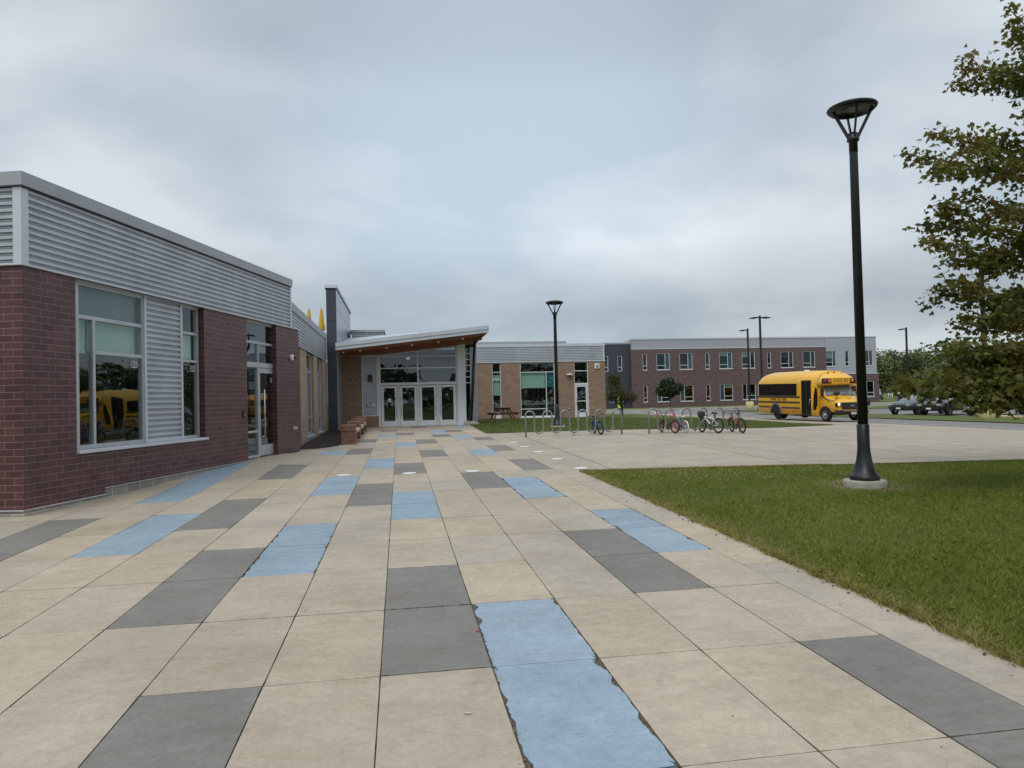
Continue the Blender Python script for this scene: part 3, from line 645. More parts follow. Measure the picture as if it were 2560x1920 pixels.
# ============================================================ entrance hall (local x = u, local -y = towards viewer, origin v = 35.8)
x_, y_ = xy(0, 35.8)
B4 = empty('entrance_hall', (x_, y_, 0), R(9), 'glazed main entrance with four white doors under a slanted wood-lined canopy', 'building')
mb = MB(); wall_open(mb, -3.2, -.98, .3, 4.07, [(-1.81,-.98,1.08,4.07)], 0, .3); mb.build('block_wall', M['tan'], B4)
mb = MB(); corrugated(mb, -1.77, -1.10, 1.12, 4.03, .03); mb.build('corrugated_cladding', M['metal'], B4, calc=False); corrugated(MB(), 3.62, 3.98, .62, 4.5, .9).build('corrugated_strip', M['metal'], B4, calc=False)
mb = MB(); mb.box(-1.82, -1.77, .0, .1, 1.08, 4.07); mb.box(-1.10, -1.02, .0, .1, 1.08, 4.07); mb.box(-1.77, -1.10, .001, .1, 1.075, 1.12); mb.box(-1.77, -1.10, .001, .1, 4.03, 4.07); mb.box(-3.2, -1.0, -.02, .1, 4.07, 4.11)
mb.build('edge_trim', M['whitealu'], B4, calc=False)
# storefront frame
mb = MB(); mb.box(-1.02, -.90, -.01, .12, .50, 4.08)
mb.box(2.82, 2.90, -.01, .12, .50, 4.50); mb.box(.90, .97, -.004, .115, 2.62, 4.30)
mb.box(-.90, 2.82, -.002, .118, 2.58, 2.70); mb.box(-.90, 2.82, -.002, .118, 3.39, 3.45); mb.box(-.90, 2.82, -.002, .118, 3.97, 4.03)
mb.add([(-.95,-.003,4.03),(2.85,-.003,4.44),(2.85,-.003,4.50),(-.95,-.003,4.09),(-.95,.12,4.03),(2.85,.12,4.44),(2.85,.12,4.50),(-.95,.12,4.09)], [(0,1,2,3),(7,6,5,4),(0,4,5,1),(3,2,6,7)])
for x in (-.03, .93, 1.905): mb.box(x-.045, x+.045, -.006, .122, .52, 2.58)
mb.box(-.90, 2.82, .03, .10, .46, .52)
mb.build('storefront_frame', M['whitealu'], B4, calc=False)
mb = MB(); mb.add([(-.95,.05,2.6),(2.87,.05,2.6),(2.87,.05,4.47),(-.95,.05,4.06),(-.95,.065,2.6),(2.87,.065,2.6),(2.87,.065,4.47),(-.95,.065,4.06)], [(0,1,2,3),(7,6,5,4),(3,2,6,7)])
mb.build('transom_glass', M['glass_dark'], B4)
doors = [(-.90,-.075,'r'),(.015,.885,'l'),(.975,1.86,'r'),(1.95,2.82,'l')]
labs = ['leftmost entrance door, with a white arched sticker on its glass','second entrance door from the left, lettered W1','third entrance door from the left, with a small notice','rightmost entrance door, lettered W1, beside the white wall']
for k, (a, b, hd) in enumerate(doors):
    mb = MB(); a += .015; b -= .015; st = .125
    mb.box(a, a+st, .0, .045, .53, 2.55); mb.box(b-st, b, .0, .045, .53, 2.55); mb.box(a+st, b-st, .001, .044, 2.44, 2.55); mb.box(a+st, b-st, .001, .044, .53, .80)
    D = mb.build('door', M['whitealu'], B4, calc=False); D['label'] = labs[k]
    MB().box(a+st-.01, b-st+.01, .016, .026, .79, 2.45).build('pane', M['glass_dark'], D, calc=False)
    MB().box(a+st, b-st, .03, .06, 1.40, 1.44).build('push_bar', M['alu'], D, calc=False)
    hx = b-st*.5 if hd == 'r' else a+st*.5
    MB().tube([(hx,-.0,1.0),(hx,-.06,1.03),(hx,-.06,1.95),(hx,0,1.98)], .013).build('handle', M['steel'], D)
    if k in (1, 3): text_mesh('lettering', 'W1', .13, M['lettering'], D, (b-st-.10,.012,2.33), (R(90),0,0), .75)
    if k == 0:
        mb = MB().prism([(-.08,-.10),(.08,-.10),(.08,.05),(.055,.09),(0,.11),(-.055,.09),(-.08,.05)], .0, .006); mb.xf(Matrix.Translation((a+.40,.006,1.82))); s_ = mb.build('sticker', M['white'], D)
        MB().box(a+.33, a+.47, .0045, .006, 1.73, 1.76).build('stripe', M['blueblack'], s_)
    if k == 2:
        s_ = MB().box(a+.17, a+.42, .010, .013, 1.86, 2.0).build('notice', M['black'], D)
        text_mesh('lettering', 'For Safety', .055, M['lettering'], D, (a+.30,.008,1.83), (R(90),0,0), 1)
# lobby behind
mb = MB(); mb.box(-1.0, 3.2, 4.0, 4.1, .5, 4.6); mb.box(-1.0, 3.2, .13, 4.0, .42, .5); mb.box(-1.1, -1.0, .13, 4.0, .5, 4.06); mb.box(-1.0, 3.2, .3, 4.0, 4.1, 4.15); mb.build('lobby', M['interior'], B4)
lm, ntl, bl = nmat('lit_ceiling_tube'); bl.inputs['Emission Color'].default_value = (.9,.95,1,1); bl.inputs['Emission Strength'].default_value = .9
for q in range(5): MB().box(.42, .58, .9+q*.6, 1.0+q*.6, 4.04, 4.07).build('ceiling_light', lm, B4)
# white end wall, glass return with white fins, slanted column
mb = MB(); mb.bbox(2.90, 3.31, -.10, 1.4, .48, 4.58, .008); mb.box(2.899, 3.312, -.103, -.1, 3.42, 3.432); mb.build('white_wall', M['whitewall'], B4)
mb = MB(); mb.box(3.31, 3.62, .88, .95, .5, 4.7); mb.build('side_glazing', M['glass_dark'], B4); mb = MB().box(3.30, 3.97, 1.0, 1.2, .5, 4.7); mb.build('side_backing', M['blueblack'], B4)
for k in range(6):
    mb = MB(); z = 2.62+k*.295; mb.prism([(.30,z),(.86,z+.02),(.86,z+.05),(.30,z+.035)], 3.34, 3.60, 'yz'); mb.build('sun_fin', M['white'], B4)
mb = MB(); mb.tube([(3.50,-.3,.56),(3.78,-.42,4.70)], .075, 14); mb.box(3.36,3.66,-.42,-.16,.5,.56); mb.build('slanted_column', M['lampblack'], B4)
# canopy: wood soffit, pale metal edge, roof sheet; front edge 2.8 m before the doors
zf = lambda u: 4.17+(u+2.69)*.1066                      # underside along the front edge
zb2 = lambda u: max(4.08, 4.08+(u+1.0)*.108)            # underside where it meets the wall
U_ = [-2.76, -1.9, -1.0, 0, 1, 2, 3, 3.9]
vf, vb = -2.8, .05
ft = [(u*1.0 if u < 3.9 else 4.16, vf, zf(u if u < 3.9 else 4.16)) for u in U_]; bk = [(u, vb if u < 3.4 else .9, zb2(u)+(.0 if u < 3.4 else .0)) for u in U_]
mb = MB(); n = len(U_); mb.add(ft+bk, [(i, i+1, n+i+1, n+i) for i in range(n-1)])
mb.add([ft[-1], bk[-1], (4.16, vf, zf(4.16)+.02), (3.95, .9, zb2(3.9)+.25)], [(0,1,3,2)])
# beam along the front edge, set back under the fascia
for y0 in (-2.72, -1.45):
    vs = []; 
    for u in U_[:-1]+[4.02]:
        t = (y0-vf)/(vb-vf); zt = zf(u)*(1-t)+zb2(u)*t; d_ = .10
        vs += [(u, y0, zt+.0), (u, y0, zt-d_), (u, y0+.12, zt-d_), (u, y0+.12, zt)]
    mb.add(vs, [(4*i+a, 4*i+4+a, 4*i+4+(a+1) % 4, 4*i+(a+1) % 4) for i in range(n-1) for a in range(4)]+[(0,1,2,3), (4*n-1,4*n-2,4*n-3,4*n-4)])
mb.build('wood_soffit', M['wood'], B4)
mb = MB(); ends = [-2.80]+U_[1:-1]+[4.19]; vs = []
for u in ends: vs += [(u, vf-.06, zf(u)-.015), (u, vf-.06, zf(u)+.135), (u, vf-.10, zf(u)+.14), (u, vf-.10, zf(u)+.315), (u, vf+.10, zf(u)+.33), (u, vf+.10, zf(u)-.0)]
m_ = len(ends); mb.add(vs, [(6*i+a, 6*i+6+a, 6*i+6+(a+1) % 6, 6*i+(a+1) % 6) for i in range(m_-1) for a in range(6)]+[(0,1,2,3,4,5), tuple(6*m_-1-k for k in range(6))])
mb.build('canopy_edge', M['canopy'], B4)
zr = lambda u: zf(u)+.29
mb = MB(); top = [(-2.76,vf,zr(-2.76)),(4.17,vf,zr(4.17)),(4.1,1.0,4.95),(-.6,4.6,5.36),(-2.72,4.6,5.34)]; bot = [(a,b,c-.05) for a,b,c in top]
mb.add(top+bot, [(0,1,2,3,4),(9,8,7,6,5)]+[(i,(i+1)%5,5+(i+1)%5,5+i) for i in range(5)]); mb.build('canopy_roof', M['canopy'], B4)
for k, u in enumerate((-1.75,-.55,.62,1.85,3.0,-2.5)):
    t = .25; z = zf(u)*(1-t)+zb2(u)*t
    MB().lathe([(.0,-.13),(.05,-.125),(.05,.04)], (u, vf+.42, z-.0), 12).build('soffit_light', M['whitealu'], B4)
# wall lamp, panels, camera, tap
mb = MB().bbox(-1.52, -1.30, -.14, .03, 2.78, 3.12, .01); mb.build('wall_lamp', M['black'], B4)
k = MB().bbox(-1.68, -1.48, -.02, .03, 1.52, 1.72, .01).build('access_panel', M['alu'], B4); MB().box(-1.61, -1.55, -.028, -.02, 1.56, 1.67).build('button', M['black'], k)
k = MB().bbox(-1.36, -1.14, -.02, .03, 1.52, 1.72, .01).build('access_panel', M['alu'], B4); MB().box(-1.30, -1.20, -.032, -.02, 1.61, 1.67).build('hood', M['whitealu'], k)
k = MB().lathe([(.0,-.11),(.075,-.10),(.09,-.05),(.09,0)], (-2.32,0,2.86), 20, axis='y').build('wall_camera', M['seatstone'], B4); MB().lathe([(0,-.13),(.04,-.12),(.05,-.09)], (-2.31,0,2.85), 14, axis='y').build('lens', M['black'], k)
MB().lathe([(.02,-.1),(.045,-.09),(.045,0)], (-2.34,0,1.08), 10, axis='y').build('hose_tap', M['seatstone'], B4)
# corrugated clerestory block behind
mb = MB(); mb.box(-2.6, -.80, 5.3, 9, 4.6, 5.72); corrugated(mb, -2.6, -.80, 4.7, 5.66, 5.27); mb.build('clerestory', M['metal'], B4, calc=False)
mb = MB(); mb.box(-2.7, -.74, 5.2, 9.1, 5.72, 5.86); mb.build('clerestory_coping', M['coping'], B4)
MB().tube([(1.25,3,5.0),(1.25,3,5.62)], .012, 6).build('roof_vent_rod', M['galv'], B4)
# ============================================================ tan wing beyond (origin u=0, v=44.4)
x_, y_ = xy(0, 44.4)
B5 = empty('tan_wing', (x_, y_, 0), R(9), 'single-storey tan block wing with corrugated band, wide window and white door behind the lawn', 'building')
ops = [(5.77,6.34,.50,4.05),(7.56,9.81,.48,4.05),(11.06,12.01,.48,4.05)]
mb = MB(); wall_open(mb, 3.6, 13.12, .1, 4.06, ops, 0, .3); mb.box(12.82, 13.12, .3, 14, .0, 4.06); mb.build('block_wall', M['tan'], B5)
mb = MB(); corrugated(mb, 3.6, 13.0, 4.12, 5.04, -.02, .107); mb.box(3.6, 13.0, .01, .3, 4.06, 5.04); mb.build('corrugated_cladding', M['metal'], B5, calc=False)
mb = MB(); mb.box(13.0, 13.10, -.03, .3, 4.06, 5.04); mb.box(3.6, 13.15, -.035, .1, 4.06, 4.12); mb.box(3.6, 13.14, -.05, .3, 5.04, 5.22); mb.box(12.9, 13.141, .3, 14, 4.06, 5.221); mb.build('coping', M['fascia'], B5)
mb = MB(); mb.box(3.4, 10.75, .6, 1.0, 5.2, 5.43); mb.build('parapet', M['coping'], B5)
mb = MB(); mb.box(3.6, 12.9, .31, 14, 5.0, 5.1); mb.build('roof', M['coping'], B5)
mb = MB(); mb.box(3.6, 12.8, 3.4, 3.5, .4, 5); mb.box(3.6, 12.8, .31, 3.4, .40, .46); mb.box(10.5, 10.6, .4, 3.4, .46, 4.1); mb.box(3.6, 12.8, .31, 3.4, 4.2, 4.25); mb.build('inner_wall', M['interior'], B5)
window(B5, 5.77, 6.34, .90, 4.05, .06, .05, hs=[(3.46,5.8,6.3),(2.99,5.8,6.3)], fm='whitealu', shades=[(5.82,6.29,2.0,3.3,'shade')], label='tall narrow window behind the picnic table')
mb = MB().box(5.77, 6.34, .08, .12, .50, .90); mb.build('window_sill_panel', M['white'], B5)
window(B5, 7.56, 9.81, .60, 4.05, .06, .055, vs=[(9.25,.62,3.43)], hs=[(3.43,7.6,9.78),(1.10,7.6,9.25)], fm='whitealu', shades=[(7.62,9.2,2.42,3.40,'shade'),(9.3,9.76,2.48,3.40,'teal')], label='wide window with a pale green shade and a teal strip')
mb = MB(); mb.box(7.5, 9.87, -.05, .2, .48, .60); mb.build('window_sill', M['white'], B5)
# desks and books seen dimly behind the wide window
rb = random.Random(5); mb = MB(); x = 7.7
bm_ = [mat('book_%d' % i, c, .7) for i, c in enumerate([(.3,.28,.22),(.12,.16,.2),(.25,.08,.06),(.07,.12,.09)])]
while x < 9.7:
    w_ = rb.uniform(.05, .2); mb.box(x, x+w_, .7, .9, 1.42, 1.42+rb.uniform(.1, .35), rb.randrange(4)); x += w_+rb.uniform(0, .12)
mb.box(7.6, 9.7, .6, 1.1, 1.36, 1.42, 0); mb.build('shelf_items', bm_, B5)
window(B5, 11.06, 12.01, 2.62, 4.05, .06, .055, hs=[(3.46,11.1,11.98)], fm='whitealu', label='transom over the white door of the tan wing')
mb = MB(); mb.box(11.06, 11.13, .05, .16, .48, 2.62); mb.box(11.94, 12.01, .05, .16, .48, 2.62); mb.box(11.13, 11.94, .052, .158, 2.55, 2.62); mb.build('door_frame', M['whitealu'], B5, calc=False)
mb = MB(); a, b = 11.14, 11.93; mb.box(a, a+.10, .07, .11, .5, 2.54); mb.box(b-.10, b, .07, .11, .5, 2.54); mb.box(a+.1, b-.1, .071, .109, 2.44, 2.54); mb.box(a+.1, b-.1, .071, .109, .5, .80); mb.box(a+.1, b-.1, .071, .109, 1.50, 1.55)
D = mb.build('door', M['whitealu'], B5, calc=False); MB().box(a+.09, b-.09, .085, .095, .79, 2.45).build('pane', M['glass'], D, calc=False); MB().tube([(a+.06,.07,1.3),(a+.06,.02,1.3),(a+.06,.02,1.6),(a+.06,.07,1.6)], .012).build('handle', M['steel'], D)
MB().lathe([(.0,-.02),(.20,0),(.16,.05),(.05,.09),(0,.09)], (10.75,-.12,3.20), 16, scale=(1.1,.8)).build('wall_lamp', M['white'], B5)
k = MB().bbox(12.42, 12.74, -.10, 0, 3.58, 3.90, .02).build('loudspeaker', M['white'], B5); MB().lathe([(.0,-.105),(.10,-.103),(.105,-.09)], (12.58,0,3.74), 20, axis='y').build('grille', M['galv'], k)
MB().lathe([(.02,-.12),(.06,-.1),(.06,0)], (10.66,0,1.05), 10, axis='y').build('hose_tap', M['seatstone'], B5)
# ============================================================ far two-storey building (origin 17.5,104; x along)
B6 = empty('classroom_building', (17.5, 104, 0), R(9), 'long two-storey maroon brick and grey metal school building beyond the road', 'building')
U2 = [(1.74,2.37),(3.85,5.87),(7.40,9.41),(11.45,12.09),(13.62,15.69),(17.24,19.30),(21.33,21.92),(23.51,25.53),(27.12,29.13),(30.98,32.7),(34.21,34.86),(37.04,38.9)]
L1_ = [(1.75,2.35),(3.85,5.83),(7.40,9.43),(11.45,12.1),(13.62,15.67),(17.2,19.32),(21.3,21.95),(23.5,25.5),(27.1,29.1),(31.0,32.9),(34.2,34.85),(37.1,38.9)]
ops = [(a,b,5.53,7.95) for a, b in U2 if a < 30.5]+[(a,b,.83,3.2) for a, b in L1_]
mb = MB(); wall_open(mb, 0, 30.95, 0, 8.6, [q for q in ops if q[0] < 30.9], 0, .35)
wall_open(mb, 30.95, 39.75, 0, 4.38, [q for q in ops if q[0] > 30.9], .02, .35); mb.box(39.4, 39.75, .35, 20, 0, 4.38); mb.box(0, .35, .35, 3, 0, 8.6); mb.build('brick_wall', M['farbrick'], B6)
mb = MB(); wall_open(mb, 30.95, 39.5, 4.44, 10.02, [(a,b,5.6,7.95) for a, b in U2 if a > 30.5], .10, .35); mb.box(39.2, 39.5, .45, 20, 4.44, 10.02); mb.build('grey_siding', M['farpanel'], B6)
mb = MB(); mb.box(.1, 30.9, .08, .4, 8.66, 10.0); mb.box(.1, .4, .4, 20, 8.66, 10.0); mb.build('metal_band', M['farmetal'], B6)
mb = MB(); mb.box(.0, 30.98, .0, .5, 10.0, 10.2); mb.box(30.98, 39.58, .03, .5, 10.02, 10.16); mb.box(0, 30.97, -.03, .1, 8.58, 8.68); mb.box(30.97, 39.8, -.02, .2, 4.36, 4.45); mb.build('coping', M['fascia'], B6)
dk = MB(); wall_open(dk, -4.2, -.02, 0, 9.55, [(-3.93,-3.31,5.44,7.73),(-1.89,-1.21,5.43,7.7),(-3.25,-2.59,.85,3.2)], .6, .35); dk.build('dark_panel_wall', M['charcoal'], B6)
MB().box(-4.3, 0, .5, 1.1, 9.55, 9.68).build('dark_wall_coping', M['fascia'], B6)
mb = MB().box(-4.2, 39.4, 4, 4.2, 0, 9.5); mb.box(-4.2, 39.4, .95, 4, 4.1, 4.3); mb.build('inner_wall', M['interior'], B6)
MB().box(-4.2, 39.2, .5, 20, 9.4, 9.5).build('roof', M['coping'], B6)
rw_ = random.Random(3)
def farwin(a, b, z0, z1, y, upper, i):
    wide = b-a > 1.2; sh = []
    if wide:
        left = upper or i % 2 == 0
        mx_ = a+(b-a)*(.66 if upper else .33)
        ln = [(a+.08,mx_-.04),(mx_+.04,b-.08)]; (la, lb) = ln[0] if upper else ln[1]
        hs = [(z0+.62, la-.05, lb+.05)]; vs_ = [(mx_, z0, z1)]
        ta, tb = ln[1] if upper else ln[0]
        if rw_.random() < .8: sh.append((ta, tb, z0+.1, z1-.1, 'teal'))
        if rw_.random() < .35: sh.append((la, lb, z1-rw_.uniform(.5, 1.5), z1-.1, 'shade'))
    else: vs_ = []; hs = [(z0+.62, a, b)]; 
    window(B6, a, b, z0, z1, y+.06, .075, vs=vs_, hs=hs, fm='whitealu', gm='farglass', shades=sh)
for i, (a, b) in enumerate(U2): farwin(a, b, 5.53 if a < 30.5 else 5.6, 7.95, 0 if a < 30.5 else .10, True, i)
for i, (a, b) in enumerate(L1_): farwin(a, b, .83, 3.2, 0 if a < 30.9 else .02, False, i)
for (a, b, c, d) in ((-3.93,-3.31,5.44,7.73),(-1.89,-1.21,5.43,7.7),(-3.25,-2.59,.85,3.2)): window(B6, a, b, c, d, .66, .075, hs=[(c+.62,a,b)], fm='whitealu', gm='farglass')
mb = MB()
for i, (a, b) in enumerate(U2): mb.box(a-.05, b+.05, -.06 if a < 30.5 else .04, .05 if a < 30.5 else .15, 5.44 if a < 30.5 else 5.51, 5.53 if a < 30.5 else 5.6)
for i, (a, b) in enumerate(L1_): mb.box(a-.05, b+.05, -.06, .05, .74, .83)
mb.build('window_sill', M['fascia'], B6)
MB().lathe([(0,-.1),(.3,0),(.2,.1),(0,.12)], (20.9,-.25,3.95), 12).build('wall_lamp', M['white'], B6)
# ------------------------------------------------------------ round-headed black lamps
def round_lamp(u, v, hgt, label, tilt=(0,0)):
    x_, y_ = xy(u, v); z = guv(u, v)
    T = empty('street_lamp', (x_, y_, z), 0, label, 'street lamp', 'round-headed black lamps beside the walk')
    b = MB().lathe([(.34,-.25),(.34,.07),(.325,.095),(0,.095)], n=32); b.build('concrete_footing', M['conc'], T)
    H = hgt
    MB().lathe([(.232,.095),(.236,.12),(.236,.17),(.215,.185),(.165,.27),(.125,.42),(.105,.56),(.098,.66),(.098,1.02),(.090,1.03),(.0,1.03)], n=32).build('base_cover', M['lampblack'], T)
    MB().lathe([(.082,1.0),(.066,H-.62),(.066,H-.60)], n=20).build('pole', M['lampblack'], T)
    MB().lathe([(.07,H-.85),(.07,H-.66),(.098,H-.655),(.098,H-.62),(.082,H-.53),(.06,H-.51),(0,H-.51)], n=20).build('collar', M['lampblack'], T)
    for k in range(4):
        w_ = R(-11+k*90); c_, s_ = math.cos(w_), math.sin(w_)
        m_ = MB(); n0 = 0; m_.box(-.011, .011, -.028, .028, 0, 1)
        p0 = Vector((.07*c_, .07*s_, H-.60)); p1 = Vector((.315*c_, .315*s_, H-.105)); d_ = (p1-p0)
        for i, q in enumerate(m_.v):
            t = q[2]; base = p0+d_*t; rad = Vector((c_, s_, 0)); tan_ = Vector((-s_, c_, 0)); m_.v[i] = tuple(base+rad*q[1]*1.0+tan_*q[0]*(1.2))
        m_.build('arm', M['lampblack'], T)
    Hd = MB().lathe([(0,0),(.30,.0),(.325,-.045),(.345,-.05),(.39,-.01),(.402,.012),(.39,.03),(.28,.075),(.12,.095),(0,.10)], n=40).build('lamp_head', M['lampblack'], T)
    Hd.location = (0, 0, H-.10); Hd.rotation_euler = (R(tilt[0]), R(tilt[1]), 0)
    mb_ = MB(); 
    for q in range(6): mb_.box(-.10+q*.034, -.082+q*.034, -.12, .12, -.012, -.001)
    mb_.build('led_panel', M['galv'], Hd)
    return T
round_lamp(7.72, 10.98, 6.50, 'tall black round-headed lamp on a concrete footing in the near lawn', (0, -1))
round_lamp(6.86, 30.75, 5.62, 'smaller black round-headed lamp behind the wave rack, on the lawn before the tan wing')
# ------------------------------------------------------------ parking lot light poles
def lot_pole(x, y, arms, label, base=True, H=9.0, head=0, z=0):
    T = empty('lot_light', (x, y, z), R(head), label, 'light pole', 'tall square car park light poles')
    if base: MB().lathe([(.42,-.3),(.42,.78),(.38,.84),(0,.84)], n=4 if False else 24).build('footing', M['yellowconc'], T)
    MB().box(-.085, .085, -.085, .085, .0 if not base else .84, H).build('pole', M['lampblack'], T)
    for s_ in arms:
        m_ = MB(); m_.prism([(.09*s_,H-.22),(.55*s_,H-.30),(.95*s_,H-.26),(.95*s_,H-.20),(.5*s_,H-.12),(.09*s_,H-.16)], -.17, .17); m_.build('luminaire', M['lampblack'], T)
    return T
lot_pole(26.45, 79.5, (-1,), 'single-arm black light pole on a yellow footing left of the double-arm pole by the bus')
lot_pole(23.3, 66.5, (-1,1), 'double-arm black light pole rising behind the near school bus roof', base=False)
lot_pole(46.1, 83.0, (-1,), 'single-arm black light pole standing between bus and maple, on a yellow footing')
lot_pole(72.0, 134.0, (-1,1), 'farthest double-arm light pole, before the distant trees', base=False)
lot_pole(26.1, 39.3, (-1,1), 'double-arm black light pole seen through the maple leaves, on a yellow footing')
# timber utility pole
T = empty('utility_pole', (104, 179.5, 0), R(-20), 'weathered wooden utility pole with two crossarms beyond the car park', 'utility pole')
pw = mat('pole_wood', (.20,.17,.13), .9)
MB().tube([(0,0,0),(0,0,11.8)], [.2,.13], 10).build('pole', pw, T)
MB().box(-3.0, 3.0, -.07, .07, 10.9, 11.1).build('crossarm', pw, T); MB().box(-2.2, 1.6, -.07, .07, 8.7, 8.85).build('crossarm', pw, T)
for xx in (-2.9,-1.5,1.5,2.9): MB().lathe([(.07,0),(.1,.15),(.05,.3),(0,.32)], (xx,0,11.1), 8).build('insulator', M['galv'], T)
for xx in (-2.0,-.9,1.4): MB().lathe([(.2,0),(.22,.35),(.2,.7),(0,.72)], (xx,0,8.86), 8).build('transformer', M['galv'], T)
wb = MB()
for zz in (11.35, 11.1): wb.tube([(2.9,0,zz),(18,-8,zz-.8),(40,-20,zz+.2)], .03, 4)
wb.build('wire', M['black'], T)
# ------------------------------------------------------------ wave racks
def wave_rack(u0, v0, u1, v1, label):
    x0, y0 = xy(u0, v0); x1, y1 = xy(u1, v1); dx_, dy_ = x1-x0, y1-y0; Lg = math.hypot(dx_, dy_); a = math.atan2(dy_, dx_)
    z0, z1 = guv(u0, v0), guv(u1, v1)
    T = empty('bike_rack', (x0, y0, z0), a, label, 'bike rack', 'galvanised wave racks on the plaza')
    pts = []; n = 11; w_ = Lg/n; r_ = w_/2; zt = .93-r_; zl = .12+r_; dz = lambda x: (z1-z0)*x/Lg
    pts.append((0,0,0)); x = 0
    for k in range(n):
        topc = k % 2 == 0; cx = x+r_; cz = zt if topc else zl
        for q in range(9):
            t = PI-PI*q/8; pts.append((cx+r_*math.cos(t), 0, cz+(1 if topc else -1)*r_*math.sin(t)+dz(cx)))
        x += w_
    pts.append((Lg,0,dz(Lg)))
    MB().tube(pts, .030, 10).build('wave_tube', M['galv'], T)
    for px in (0, Lg): MB().lathe([(.052,-.002),(.052,.006),(0,.007)], (px,0,dz(px)), 12).build('foot_plate', M['galv'], T)
    c = w_*5.5; MB().lathe([(.055,0),(.05,.012),(.024,.02),(.024,.14)], (c,0,dz(c)), 12).build('middle_foot', M['galv'], T)
    return T
wave_rack(4.49,25.42,8.06,25.34,'left galvanised wave rack, with only the blue bicycle beside it')
wave_rack(9.12,25.35,12.90,25.75,'right galvanised wave rack, crowded with four bicycles')
